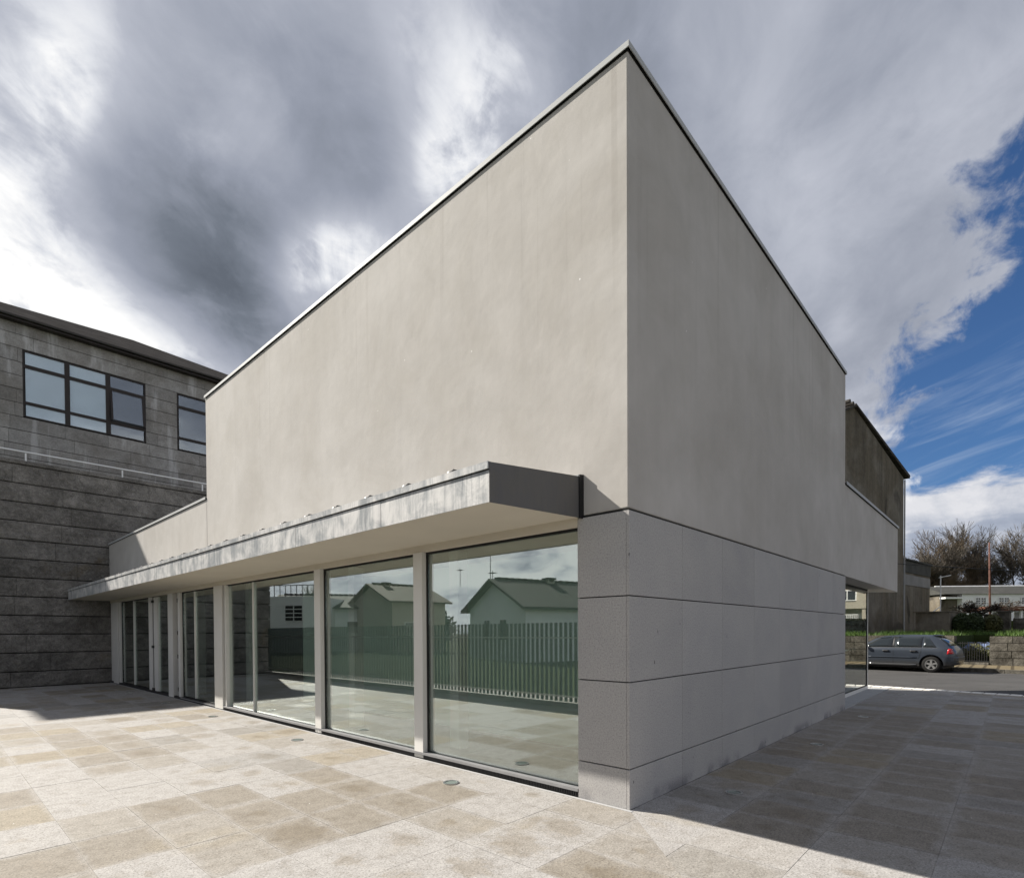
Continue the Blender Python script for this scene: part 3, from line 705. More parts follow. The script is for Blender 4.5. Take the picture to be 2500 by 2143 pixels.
# ------------------------------------------------------------------ rough granite retaining wall
rw = thing('retaining_wall', 'tall wall of rough dark granite blocks at the far left end of the plaza', 'wall')
bx('wall_core', M['joint'], rw, -5.25, 9, YW + .075, YW + 2.8, -.05, 7.0)
random.seed(3)
zs = [0.0] + [.485 + .586 * k for k in range(11)]
for k in range(len(zs)):
    z0 = zs[k]; z1 = zs[k + 1] if k + 1 < len(zs) else 6.93
    x = -5.3
    while x < 9:
        L_ = random.uniform(2.2, 4.6); x1 = min(9.0, x + L_)
        if 9.0 - x1 < .8: x1 = 9.0
        d = random.uniform(-.008, .008); c = .018
        y0 = YW + .01 + d
        m = MB(); a0, a1, b0, b1 = x + .0015, x1 - .0015, z0 + .012, z1 - .012
        # split face: bulging front made of two facets with chamfered edges
        xm = (a0 + a1) / 2 + random.uniform(-.5, .5); bm_ = random.uniform(.0, .022)
        pts = [(a0, y0 + c, b0), (xm, y0 + c, b0), (a1, y0 + c, b0), (a0, y0 + c, b1), (xm, y0 + c, b1), (a1, y0 + c, b1),
               (a0 + .003, y0, b0 + c), (xm, y0 - bm_, b0 + c), (a1 - .003, y0, b0 + c), (a0 + .003, y0, b1 - c), (xm, y0 - bm_, b1 - c), (a1 - .003, y0, b1 - c),
               (a0, y0 + .1, b0), (xm, y0 + .1, b0), (a1, y0 + .1, b0), (a0, y0 + .1, b1), (xm, y0 + .1, b1), (a1, y0 + .1, b1)]
        m.v = pts
        m.f = [(6, 7, 10, 9), (7, 8, 11, 10), (0, 1, 7, 6), (1, 2, 8, 7), (9, 10, 4, 3), (10, 11, 5, 4), (0, 6, 9, 3), (2, 5, 11, 8),
               (12, 13, 1, 0), (13, 14, 2, 1), (3, 4, 16, 15), (4, 5, 17, 16), (12, 0, 3, 15), (14, 17, 5, 2)]
        m.build('granite_block', M['rock'], rw)
        x = x1
m = bx('coping', M['rock'], rw, -5.32, 9, YW - .03, YW + .45, 6.936, 7.06, bev=.02)
bx('terrace_floor', M['rubble'], rw, -5.25, 9, YW + .46, YW + 2.8, 7.001, 7.03)
rl = thing('railing', 'thin white railing on top of the rough dark granite wall', 'railing')
MB().tube((-5.2, 21.5, 7.66), (9, 21.5, 7.70), .028, n=6).build('handrail', M['white'], rl)
for x in (-4.62, -1.95, .71, 3.39, 6.05, 8.7): bx('baluster', M['white'], rl, x - .022, x + .022, 21.48, 21.52, 7.03, 7.63)
# ------------------------------------------------------------------ granite building above the wall
gb = thing('granite_building', 'old grey granite block building with slate roof standing above the dark retaining wall', 'building')
YB = 32.0
bx('wall', M['joint'], gb, -9, 16, YB + .06, YB + 9, -.05, 16.3)
bx('wall', M['ashlar'], gb, -9, -3.02, YB, YB + .059, 5, 16.3)
random.seed(11)
ops = [(-.93, 4.04, 11.95, 15.10), (5.54, 10.5, 11.95, 15.10)]
zr = [16.39] + [15.764 - .64 * k for k in range(16)]
for k in range(len(zr) - 1):
    z1, z0 = zr[k], zr[k + 1]; x = -3.0; cuts = [-3.0]
    while x < 12: x += random.uniform(1.3, 2.5); cuts.append(min(x, 12.0))
    for a, b_ in zip(cuts[:-1], cuts[1:]):
        segs = [(a, b_)]
        for o0, o1, p0, p1 in ops:
            if z0 > p0 - .1 and z1 < p1 + .1:
                ns = []
                for s0, s1 in segs:
                    if s1 <= o0 or s0 >= o1: ns.append((s0, s1)); continue
                    if s0 < o0: ns.append((s0, o0))
                    if s1 > o1: ns.append((o1, s1))
                segs = ns
        for s0, s1 in segs:
            if s1 - s0 < .12: continue
            dd = random.uniform(-.006, .006)
            bx('ashlar_block', M['ashlar'], gb, s0 + (.004 if s0 > -3 else 0), s1 - .004, YB + dd, YB + .058, z0 + .013, z1 - .013)
def office_window(x0, cols, first):
    w = thing_part('window', gb); z0, z1 = 11.96, 15.09; y0 = YB - .01; wd = 1.657; x1 = x0 + cols * wd
    fr = MB()
    for a in range(cols + 1):
        xc = x0 + a * wd; hw = .055 if a in (0, cols) else .10
        fr.box(xc - (0 if a == 0 else hw), xc + (hw if a < cols else 0), y0, y0 + .10, z0, z1)
    for a in range(cols):
        q0, q1 = x0 + a * wd + (.055 if a == 0 else .10), x0 + (a + 1) * wd - (.055 if a == cols - 1 else .10)
        for za, zb in ((z0, z0 + .06), (12.56, 12.70), (14.28, 14.44), (z1 - .06, z1)): fr.box(q0, q1, y0 + .002, y0 + .098, za, zb)
    fr.build('frame', M['brownframe'], w)
    for a in range(cols):
        q0, q1 = x0 + a * wd + .1, x0 + (a + 1) * wd - .1
        for r_, (za, zb) in enumerate(((z0 + .06, 12.56), (12.70, 14.28), (14.44, z1 - .06))):
            if first and a == 2 and r_ == 1:
                # this sash is tilted open: frame leans out at the top... dark sheet behind paints the unlit interior
                MB().hexa([(q0, y0 - .20, za + .05), (q1, y0 - .20, za + .05), (q1, y0 - .17, za + .05), (q0, y0 - .17, za + .05),
                           (q0, y0 + .02, zb), (q1, y0 + .02, zb), (q1, y0 + .05, zb), (q0, y0 + .05, zb)]).build('pane', M['winglass'], w)
                sf = MB()
                for u0, u1 in ((q0 - .02, q0 + .07), (q1 - .07, q1 + .04)):
                    sf.hexa([(u0, y0 - .23, za), (u1, y0 - .23, za), (u1, y0 - .16, za), (u0, y0 - .16, za), (u0, y0 - .01, zb), (u1, y0 - .01, zb), (u1, y0 + .06, zb), (u0, y0 + .06, zb)])
                sf.build('open_sash', M['brownframe'], w)
                bx('dark_sheet', M['indark'], w, q0, q1, y0 + .065, y0 + .069, za, zb)
            else:
                bx('pane', M['winglass'], w, q0, q1, y0 + .04, y0 + .05, za, zb)
                bx('blind', M['blind'] if not (first and a == 2 or (not first)) else M['indark'], w, q0, q1, y0 + .06, y0 + .066, za, zb)  # columns without a blind get a dark sheet painted as the unlit interior
office_window(-.93, 3, True); office_window(5.54, 3, False)
rf = MB(); A_ = (-10, 31.5, 16.42); B_ = (15.2, 31.5, 16.5); C_ = (15.2, 42, 16.5); D_ = (-10, 42, 16.42); E_ = (4.42, 36.0, 19.06); G_ = (-5.5, 37.3, 19.1)
rf.poly([A_, B_, E_, G_]).poly([B_, C_, E_]).poly([C_, D_, G_, E_]).poly([D_, A_, G_])
A2, B2, C2, D2 = [(p[0], p[1], p[2] - .09) for p in (A_, B_, C_, D_)]
rf.poly([A2, B2, B_, A_]).poly([B2, C2, C_, B_]).poly([C2, D2, D_, C_]).poly([D2, A2, A_, D_]).poly([A2, D2, C2, B2])
rf.build('roof', M['slate'], gb)
bx('eave_board', M['brownframe'], gb, -9.9, 15.1, 31.6, 31.98, 16.26, 16.325)
# ------------------------------------------------------------------ street: boundary wall, gate, plants
SZ = math.atan2(-.14, .990)
def sthing(name, label, cat, n_, s_, z=0., group=None): return thing(name, label, cat, sp(n_, s_, z), SZ, group)
random.seed(5)
def rubble_wall(t_, L_, hh, rowsz, wmin, wmax, top=True, both=False):
    bx('wall_core', M['rubble'], t_, .05, .33, -L_, -.0, 0, hh - .03)
    z = 0.; cnt = 0; rest = MB()
    for rr_ in rowsz:
        y = 0.
        while y > -L_ + .05:
            w = random.uniform(wmin, wmax); y1 = max(-L_, y - w); d = random.uniform(-.025, .02)
            if cnt < 120: bx('stone', M['rubble'], t_, d, .1, y1 + .012, y - .012, z + .01, z + rr_ - .01, bev=0)
            else: rest.box(d, .1, y1 + .012, y - .012, z + .01, z + rr_ - .01)
            cnt += 1; y = y1
        z += rr_
    if rest.v: rest.build('far_stones', M['rubble'], t_, kind='stuff')
w_r = sthing('stone_wall', 'low stained stone boundary wall along the street right of the railing gate', 'wall', 12.5, -.02, .1)
rubble_wall(w_r, 26, 1.26, [.33, .30, .33, .30], .45, .95)
w_l = sthing('stone_wall', 'dark garden wall behind the parked car on the far side of the street', 'wall', 12.5, 24, .1)
rubble_wall(w_l, 22.83, 1.30, [.33, .32, .33, .32], .8, 1.6)
gt = sthing('railing_gate', 'low black iron railing gate between the two street walls', 'gate', 12.55, 0, .1)
for i in range(14): bx('bar', M['plastic'], gt, 0, .02, .06 + i * .083, .08 + i * .083, .12, 1.02)
bx('rail', M['plastic'], gt, -.005, .025, .0, 1.16, .93, .96); bx('rail', M['plastic'], gt, -.005, .025, .0, 1.16, .16, .19)
bx('threshold', M['rubble'], gt, -.1, .3, 0, 1.16, 0, .12)
def leaves(n_, fn, size, seed):
    rnd = random.Random(seed); m = MB()
    for _ in range(n_):
        c = Vector(fn(rnd)); a = Vector((rnd.gauss(0, 1), rnd.gauss(0, 1), rnd.gauss(0, 1))).normalized(); b_ = a.orthogonal().normalized()
        s = size * rnd.uniform(.6, 1.4); m.poly([c - a * s, c + b_ * s * .5, c + a * s, c - b_ * s * .5])
    return m
def ell(cx, cy, cz, rx, ry, rz, hollow=.55):
    def fn(r):
        while True:
            x, y, z = r.uniform(-1, 1), r.uniform(-1, 1), r.uniform(-1, 1); q = math.sqrt(x * x + y * y + z * z)
            if hollow < q < 1: return (cx + x * rx, cy + y * ry, cz + z * rz)
    return fn
def multi(fns):
    return lambda r: fns[r.randrange(len(fns))](r)
q = sp(13.3, .6)
b1 = leaves(2600, multi([ell(q.x, q.y, .55, .4, .35, .5, .2), ell(q.x + .1, q.y - .5, .5, .4, .35, .45, .2), ell(q.x, q.y + .55, .5, .4, .4, .4, .2)]), .045, 2).build('bush', M['leaf2'])
tag(b1, 'low reddish olive shrub right behind the black railing gate', 'bush')
def clothlike(n0, s0, L_, W_, z, zz):
    m = MB(); nx, ny = 24, 14; rnd = random.Random(8)
    g = [[None] * (ny + 1) for _ in range(nx + 1)]
    for i in range(nx + 1):
        for j in range(ny + 1):
            p = sp(n0 + W_ * j / ny, s0 + L_ * i / nx, z + zz * j / ny + .05 * math.sin(i * 1.3 + j * .7) * math.sin(j * 1.1) + rnd.uniform(-.012, .012)); m.v.append(tuple(p))
    for i in range(nx):
        for j in range(ny): a = i * (ny + 1) + j; m.f.append((a, a + 1, a + ny + 2, a + ny + 1))
    return m
tp = clothlike(13.9, -.1, 1.7, 1.6, .72, .30).build('tarpaulin', M['tarp'], smooth=True)
md = tp.modifiers.new('thick', 'SOLIDIFY'); md.thickness = .02
tag(tp, 'blue and white tarpaulin spread on the ground behind the railing gate', 'tarpaulin')
# grass on the terrace
def grass(name, n0, n1, s0, s1, z, cnt, seed, hh=.22):
    rnd = random.Random(seed); m = MB()
    for _ in range(cnt):
        n_, s_ = rnd.uniform(n0, n1), rnd.uniform(s0, s1)
        if n_ < 16.7 and -.1 < s_ < 1.27: continue
        p = sp(n_, s_, z); h_ = hh * rnd.uniform(.5, 1.3); a = rnd.uniform(0, 6.3); w = .011
        h_ *= .6 + .9 * abs(math.sin(n_ * 1.7) * math.cos(s_ * 1.3 + n_))
        dx_, dy_ = math.cos(a) * w, math.sin(a) * w; lx, ly = rnd.uniform(-.08, .08), rnd.uniform(-.08, .08)
        m.poly([(p.x - dx_, p.y - dy_, z), (p.x + dx_, p.y + dy_, z), (p.x + lx, p.y + ly, z + h_)])
    o = m.build(name, M['grass'], kind='stuff'); return o
tag(grass('grass', 12.8, 22, -12, 5, 1.37, 30000, 4, .19), 'bright green grass growing on the raised garden behind the street wall', 'grass')
# ------------------------------------------------------------------ party wall building and annex
pw = thing('party_wall_building', 'tall building with bare stained dark rendered gable wall across the street', 'building')
def sext(pts, s0, depth):   # pts (n,z) polygon at street coordinate s0, extruded along +s
    return MB().extr([sp(n_, s0, z) for n_, z in pts], S3 * depth)
sext([(12.9, 1.3), (25.0, 1.3), (25.0, 11.7), (16.26, 14.2), (12.9, 12.9)], 6.5, 12).build('wall', M['concrete'], pw)
sext([(12.5, 12.85), (16.26, 14.30), (25.85, 12.0), (25.75, 11.80), (16.26, 14.18), (12.55, 12.7)], 6.35, 12.4).build('roof', M['slate'], pw)
for n_ in (16.3, 15.9, 15.4): MB().tube(sp(n_, 6.4, 14.26), sp(n_, 9, 14.3), .12, n=8).build('ridge_tile', M['slate'], pw)
sext([(25.03, 11.6), (25.11, 11.6), (25.11, 1.3), (25.03, 1.3)], 6.42, .07).build('downpipe', M['plinth'], pw)
an = thing('annex', 'lower stained concrete annex with dark roof edge beside the tall gable wall', 'building')
sext([(25.14, 1.3), (31.5, 1.3), (31.5, 6.35), (25.14, 6.35)], 6.6, 8).build('wall', M['concrete'], an)
sext([(25.14, 6.36), (31.7, 6.36), (31.7, 6.46), (25.14, 6.46)], 6.45, 8.3).build('roof', M['darkroof'], an)
sext([(25.16, 5.55), (31.55, 5.55), (31.55, 6.34), (25.16, 6.34)], 6.55, .045).build('roof_band', M['darkroof'], an)
sext([(25.3, 4.7), (31.45, 4.7), (31.45, 5.4), (25.3, 5.4)], 6.56, .035).build('lintel_band', simple('grey_cement_band', (.23, .225, .22), .9, 0, .1, .2, 1), an)
# lower outbuilding wall right of the annex, hedge, pillars
ob = thing('garden_outbuilding', 'low dark grey garden outbuilding wall beside the annex', 'shed')
ps = [sp(19.5, 2.85), sp(19.5, 4.4), sp(23, 4.4), sp(23, 2.85)]
MB().prism([(p.x, p.y) for p in ps], 1.3, 2.62).build('wall', M['concrete'], ob); 
MB().prism([(p.x, p.y) for p in [sp(19.4, 2.8), sp(19.4, 4.5), sp(23.1, 4.5), sp(23.1, 2.8)]], 2.625, 2.68).build('coping', M['concrete'], ob)
h1 = sp(20.4, 1.95); h2 = sp(20.2, 2.45)
hd = leaves(16000, multi([ell(h1.x, h1.y, 1.95, .6, .45, .62, .2), ell(h2.x, h2.y, 1.95, .6, .45, .62, .2), ell((h1.x + h2.x) / 2, (h1.y + h2.y) / 2, 1.8, .7, .7, .6, 0)]), .05, 3).build('hedge', M['leaf'])
tag(hd, 'dense dark evergreen hedge on the raised garden right of the outbuilding', 'hedge')
h3 = sp(20.8, 1.25)
tag(leaves(5000, ell(h3.x, h3.y, 1.9, .55, .45, .55, .3), .05, 5).build('bush', M['leaf2']), 'olive green bush between the dark hedge and the stone gate pillars', 'bush')
for n_, s_, zt, lb in ((26.2, 2.25, 2.5, 'short lichen covered stone pillar nearest the hedge'), (27.2, 1.75, 2.7, 'stone pillar with a rounded cap in front of the white house')):
    p = sp(n_, s_); tq = thing('stone_pillar', lb, 'pillar', p, SZ, 'stone gate pillars in the garden')
    bx('shaft', M['rubble'], tq, -.28, .28, -.28, .28, 1.3, zt); bx('cap', M['rubble'], tq, -.34, .34, -.34, .34, zt + .002, zt + .10, bev=.03)
gw = thing('stone_wall', 'old mossy stone wall in the garden before the white house', 'wall', sp(28.3, 1.5), SZ)
bx('wall_core', M['rubble'], gw, 0, .4, -14, 0, 1.3, 2.35)
for i in range(14):
    for k in range(3): bx('stone', M['rubble'], gw, -.05 + random.uniform(-.03, .03), .02, -i * 1. - .97, -i * 1., 1.35 + k * .34, 1.67 + k * .34)
tag(leaves(5000, ell(gw.location.x + 1, gw.location.y - 3.2, 2.0, 1.2, 1.6, .55, .3), .07, 15).build('bush', M['leaf2']), 'rambling ivy bush along the old stone wall in front of the white house', 'bush')
# ------------------------------------------------------------------ white house far behind
wh = thing('white_house', 'long white house with grey roof and white gridded windows behind the bare orchard tree', 'house', (97.2, 5.2, 0), math.atan2(-.735, .678))
# local x along facade to the right, local y away from the viewer
bx('wall', M['white'], wh, 2.7, 27, 0, 8, 2.4, 6.86)
bx('side_wall', M['concrete'], wh, .25, 2.69, .9, 8, 2.4, 6.7)  # end of the white house coloured dark to paint in the porch shade
bx('porch_roof', M['white'], wh, .1, 2.6, -.2, .88, 6.15, 6.38)
MB().extr([(-.1, -.35, 6.82), (-.1, 4, 8.25), (-.1, 8.4, 6.82)], (27.4, 0, .0)).build('roof', M['darkroof'], wh)
MB().tube((1.7, 3.9, 8.22), (27.3, 3.9, 8.3), .12, n=6).build('ridge_cap', M['white'], wh)
for x in (4.6, 8.0, 11.3, 14.6):
    w = thing_part('window', wh)
    bx('pane', M['carglass'], w, x, x + 1.55, -.04, -.005, 5.28, 6.3)
    g = MB()
    for k in range(5):
        hw = .06 if k in (0, 2, 4) else .025; xx = x + 1.55 * k / 4; g.box(xx - hw, xx + hw, -.09, -.045, 5.28, 6.3)
    for k in range(4):
        zz = 5.28 + 1.02 * k / 3; g.box(x, x + 1.55, -.088, -.047, zz - (.05 if k in (0, 3) else .025), zz + (.05 if k in (0, 3) else .025))
    g.build('frame', M['white'], w); bx('sill', M['white'], w, x - .12, x + 1.67, -.16, 0, 5.14, 5.21)
pg = thing('pergola', 'red brown tiled lean-to roof on white posts below the windows of the white house', 'pergola', (76.2, -1.1, 0), math.atan2(-.735, .678))
bx('roof', M['tile'], pg, -1.1, 12, -.4, 3.4, 3.72, 4.16); bx('beam', M['white'], pg, -1.05, 12, -.3, -.1, 4.17, 4.27)
for x in (-.9, 2.4, 5.7, 9.): bx('post', M['white'], pg, x, x + .2, -.2, 0, 2.5, 3.71)
for x in (1.4, 4.2): bx('panel', M['white'], pg, x, x + 1.6, 2.5, 2.6, 2.5, 3.65)
# ------------------------------------------------------------------ bare trees
def grow(seed, height, levels, spread, r0, kids=(2, 4), up=.35, minr=.012, droop=0, first=.28):
    rnd = random.Random(seed); wood = MB(); twig = MB()
    def rec(p, d, ln, r, lv):
        nseg = 3 if lv < levels - 1 else 2; q = p
        for i in range(nseg):
            d = (d + Vector((rnd.gauss(0, .10), rnd.gauss(0, .10), rnd.gauss(0, .06) + up * .10))).normalized()
            q2 = q + d * ln / nseg; ra, rb = r * (1 - .18 * i), r * (1 - .18 * (i + 1))
            (wood if lv < 2 else twig).tube(q, q2, max(ra, minr), max(rb, minr), n=7 if lv < 1 else (5 if lv < 2 else 3), cap=False)
            q = q2
            if 0 < lv < levels and i < nseg - 1:
                for _ in range(rnd.randint(1, 2)):
                    ax = d.orthogonal().normalized(); ax.rotate(Matrix.Rotation(rnd.uniform(0, 6.28), 3, d)); nd = (d + ax * spread * rnd.uniform(.7, 1.4)).normalized()
                    rec(q, nd, ln * rnd.uniform(.45, .65), rb * .5, lv + 1 if lv + 1 <= levels else levels)
        if lv < levels:
            for _ in range(rnd.randint(*kids)):
                ax = d.orthogonal().normalized(); ax.rotate(Matrix.Rotation(rnd.uniform(0, 6.28), 3, d))
                nd = (d + ax * spread * rnd.uniform(.5, 1.2) + Vector((0, 0, up * .35))).normalized()
                rec(q, nd, ln * rnd.uniform(.62, .85), r * .55, lv + 1)
    rec(Vector((0, 0, 0)), Vector((0, 0, 1)), height * first, r0, 0)
    return wood, twig
def tree_thing(name, label, wood, twig, m1, m2, loc, rz=0, sc=1., group=None):
    o = thing(name, label, 'tree', loc, rz, group); o.scale = (sc, sc, sc)
    wood.build('trunk', m1, o, smooth=True); twig.build('crown', m2, o)
    return o
GRP = 'bare trees behind the white house'
tr = []
for k, (sd_, hh) in enumerate(((21, 17), (22, 16), (24, 18))):
    wd_, tw = grow(sd_, hh, 6, .50, .24, (2, 3), .46, .014, first=.21)
    zmax = max(v[2] for v in tw.v)
    tr.append((wd_, tw, zmax))
TREES = [((141.6, 1.3, 2.6), 0, 22.6, 0, 'tallest wide crowned bare tree behind the rusty pole'), ((143.9, -2.6, 2.6), 1, 20.8, 1.0, 'wide bare tree at the right edge behind the white house roof'),
         ((135.5, 7.8, 2.6), 2, 20.2, 2.2, 'upright narrow bare tree left of the tallest one'), ((131.8, 11.5, 2.6), 0, 17.4, 3.1, 'bare tree whose top shows just right of the tall gable wall'),
         ((129, 15.2, 2.6), 1, 14.8, 4.4, 'lowest bare tree partly behind the gable wall edge'), ((146.5, -7.5, 2.6), 2, 17, .4, 'bare tree beyond the right edge behind the wide one'),
         ((150, 6.5, 2.6), 1, 15.0, 5.4, 'thin bare tree filling the gap between the two tallest crowns'), ((139, 4.6, 2.6), 2, 14.5, 1.3, 'lower brownish bare tree in front of the tallest crowns'),
         ((128, 9.5, 2.6), 2, 12.5, 3.9, 'small bare tree above the annex roof'), ((147, 1.5, 2.6), 0, 15.5, 2.0, 'dark bare tree behind the middle of the white house')]
protos = {}
for loc, k, hh, rz, lb in TREES:
    s = hh / tr[k][2]
    if k not in protos:
        protos[k] = tree_thing('bare_tree', lb, tr[k][0], tr[k][1], M['bark2'], (M['bark'], M['bark'], M['bark3'])[k], loc, rz, s, GRP)
        protos[k].scale = (s * 1.12, s * 1.12, s)
    else:
        c = copy_tree(protos[k], None, loc, rz, lb); c.scale = (s * (1.5 if loc[1] > 9 else 1.12), s * (1.5 if loc[1] > 9 else 1.12), s)
wd_ = leaves(14000, multi([ell(133 + i * 3.2, 15 - i * 4.6, 5.2 + (i % 3) * .9, 3.2, 4., 3.4 + (i % 2) * 1.1, 0) for i in range(8)]), .28, 31).build('undergrowth', M['leaf2'], kind='stuff')
tag(wd_, 'dark brambly undergrowth below the bare trees', 'undergrowth')
tg_w, tg_t = grow(52, 3.2, 5, 1.1, .075, (2, 3), .16, .006, first=.16)
ot = tree_thing('orchard_tree', 'low spreading pruned bare fruit tree in front of the white house', tg_w, tg_t, M['bark2'], M['bark2'], (47.9, -.3, 1.3), .5, 1.0)
zmx = max(v[2] for v in tg_t.v); ot.scale = (1.9 * 2.6 / zmx, 1.9 * 2.6 / zmx, 2.6 / zmx)
bt_w, bt_t = grow(61, 6, 5, .6, .09, (2, 3), .3, .012, first=.2)
zmx = max(v[2] for v in bt_t.v)
bt = tree_thing('bare_tree', 'thin pale twigged bare tree right behind the annex wall', bt_w, bt_t, M['bark3'], M['bark3'], (60, 5.6, 1.3), 1.5, 1.0); bt.scale = (5.6 / zmx,) * 3
b7 = leaves(3500, ell(62, 5.3, 2.6, 1.6, 1.6, 1.4, .2), .07, 41).build('bush', M['leaf2']); tag(b7, 'green brown bush at the foot of the thin tree beside the annex', 'bush')
pl = thing('utility_pole', 'tall thin rusty pole standing before the white house', 'pole', (55.3, -1.05, 1.3))
MB().tube((0, 0, 0), (.05, .1, 7.5), .085, .05, n=8).build('shaft', M['rust'], pl, smooth=True)
cb = MB(); pa, pb = Vector((23.6, 3.2, 4.80)), Vector((35, -11, 3.6)); prev = pa
for i in range(1, 25):
    k = i / 24; q = pa.lerp(pb, k); q.z -= .35 * 4 * k * (1 - k) * .3; cb.tube(prev, q, .016, n=5, cap=False); prev = q
tag(cb.build('overhead_cable', M['black']), 'thick black overhead cable running across the trees to the right', 'cable')
pp = thing('vent_pole', 'slim white pole with short crossbar and stay left of the white house', 'pole', (43.7, 1.26, 1.3))
MB().tube((0, 0, 0), (0, 0, 4.1), .035, n=6).build('shaft', M['white'], pp); MB().tube((-.05, .1, 3.95), (.25, -.55, 4.1), .025, n=5).build('crossbar', M['white'], pp)
MB().tube((0, 0, 1.95), (-.5, .55, 1.45), .035, n=5).build('stay', M['white'], pp)
# ------------------------------------------------------------------ parked car
CS = 1.035
car = thing('parked_car', 'dark slate blue hatchback estate car parked at the far kerb, nose hidden by the building', 'car', sp(7.78, .17, -.02), SZ)
car.scale = (CS, CS, CS)
# local: y forward from rear bumper (0) to 4.15, x across: near side 0 .. 1.73
ST = [  # y, zbot, zbelt, ztop, half bottom, half mid, half belt, half roof
    (.00, .36, .58, .64, .42, .46, .44, .40), (.05, .30, .72, .80, .62, .66, .62, .56), (.16, .26, .90, .955, .76, .80, .75, .64),
    (.30, .24, .92, 1.10, .81, .85, .80, .60), (.50, .23, .925, 1.27, .82, .86, .815, .575), (.68, .22, .925, 1.375, .82, .862, .82, .56),
    (.95, .20, .92, 1.408, .82, .865, .825, .555), (1.4, .19, .915, 1.423, .82, .865, .83, .56), (1.9, .19, .91, 1.42, .82, .865, .83, .565),
    (2.3, .19, .905, 1.385, .82, .865, .83, .57), (2.6, .19, .90, 1.30, .82, .865, .83, .585), (2.9, .20, .895, 1.13, .82, .865, .825, .62), (3.15, .20, .89, .975, .82, .862, .82, .70),
    (3.4, .21, .86, .90, .82, .86, .80, .66), (3.75, .22, .80, .85, .80, .84, .77, .62), (4.0, .26, .68, .75, .72, .76, .68, .54), (4.12, .34, .55, .62, .58, .60, .54, .45)]
def cs(st):
    y, zb, zw, zt, hb, hm, hw, hr = st
    return [(hb * .9, zb), (hb, zb + .04), (hm * .995, zb + .16), (hm, (zb + zw) / 2 + .02), (hm * .99, zw - .12), (hw + .012, zw - .02), (hw, zw), ((hw + hr) / 2 + .02, (zw + zt) / 2 + .01), (hr + .02, zt - .05), (hr - .04, zt - .015), (hr * .55, zt), (0, zt + .004)]
bm_ = MB(); NS = 12; XM = .865
for st in ST:
    h_ = cs(st)
    for x, z in h_: bm_.v.append((XM - x, st[0], z))
    for x, z in h_[-2::-1]: bm_.v.append((XM + x, st[0], z))
W_ = 2 * NS - 1
for i in range(len(ST) - 1):
    for j in range(W_ - 1): a = i * W_ + j; bm_.f.append((a, a + 1, a + W_ + 1, a + W_))
    bm_.f.append((i * W_, (i + 1) * W_, (i + 1) * W_ + W_ - 1, i * W_ + W_ - 1))
bm_.f.append(tuple(range(W_))); bm_.f.append(tuple((len(ST) - 1) * W_ + j for j in range(W_))[::-1])
me = bm_.mesh('body', M['paint'], True)
body = link('body', me, car)
WHEELS = [(.72, 0), (3.23, 0), (.72, 1), (3.23, 1)]
cutm = MB()
for y, sd_ in WHEELS:
    x0, x1 = (-.1, .26) if sd_ == 0 else (1.47, 1.83); cutm.tube((x0, y, .305), (x1, y, .305), .375, n=36)
cme = cutm.mesh('wheel_arch', M['plastic']); tmp = bpy.data.objects.new('tmp_cut', cme); COL.objects.link(tmp)
tb = bpy.data.objects.new('tmp_body', me); COL.objects.link(tb); md = tb.modifiers.new('b', 'BOOLEAN'); md.object = tmp; md.operation = 'DIFFERENCE'; md.solver = 'EXACT'
try: md.material_mode = 'TRANSFER'
except Exception: pass
dg = bpy.context.evaluated_depsgraph_get(); nm = bpy.data.meshes.new_from_object(tb.evaluated_get(dg)); nm.name = 'body'; body.data = nm
for p in nm.polygons: p.use_smooth = True
try: nm.set_sharp_from_angle(angle=R(38))
except Exception: pass
bpy.data.objects.remove(tb); bpy.data.objects.remove(tmp)
def lerpst(y):
    for a, b_ in zip(ST[:-1], ST[1:]):
        if a[0] <= y <= b_[0]:
            k = (y - a[0]) / (b_[0] - a[0]); return [u + (v - u) * k for u, v in zip(a, b_)]
    return list(ST[-1])
def side_pt(y, z, off=.0):
    pr = cs(lerpst(y))
    for (xa, za), (xb, zb) in zip(pr[:-1], pr[1:]):
        if za <= z <= zb and zb > za: return XM - (xa + (xb - xa) * (z - za) / (zb - za)) - off
    return XM - pr[-4][0] - off
def side_patch(name, pts, m, off, parent, nz=4, thick=.012, ny=5):
    """pts: quad (y,z) bottom-rear, bottom-front, top-front, top-rear laid onto the body side"""
    g = MB(); (a, b_, c, d) = pts
    for i in range(ny + 1):
        for j in range(nz + 1):
            u, v = i / ny, j / nz
            y = (a[0] * (1 - u) + b_[0] * u) * (1 - v) + (d[0] * (1 - u) + c[0] * u) * v
            z = (a[1] * (1 - u) + b_[1] * u) * (1 - v) + (d[1] * (1 - u) + c[1] * u) * v
            g.v.append((side_pt(y, z, off), y, z))
    for i in range(ny):
        for j in range(nz): k = i * (nz + 1) + j; g.f.append((k, k + 1, k + nz + 2, k + nz + 1))
    o = g.build(name, m, parent, smooth=True); md = o.modifiers.new('thick', 'SOLIDIFY'); md.thickness = thick; md.offset = 0
    return o
for pts in (((.56, .945), (.98, .94), (.98, 1.345), (.84, 1.33)), ((1.02, .94), (1.90, .935), (1.90, 1.352), (1.02, 1.348)), ((1.97, .935), (3.02, .93), (2.40, 1.31), (1.97, 1.35))):
    side_patch('side_window', pts, M['carglass'], .006, car)
side_patch('window_trim', ((.50, .925), (3.08, .915), (3.08, .928), (.50, .939)), M['chrome'], .010, car, 1, .006, 12)
side_patch('door_pillar', ((1.905, .935), (1.965, .935), (1.965, 1.352), (1.905, 1.352)), M['plastic'], .004, car)
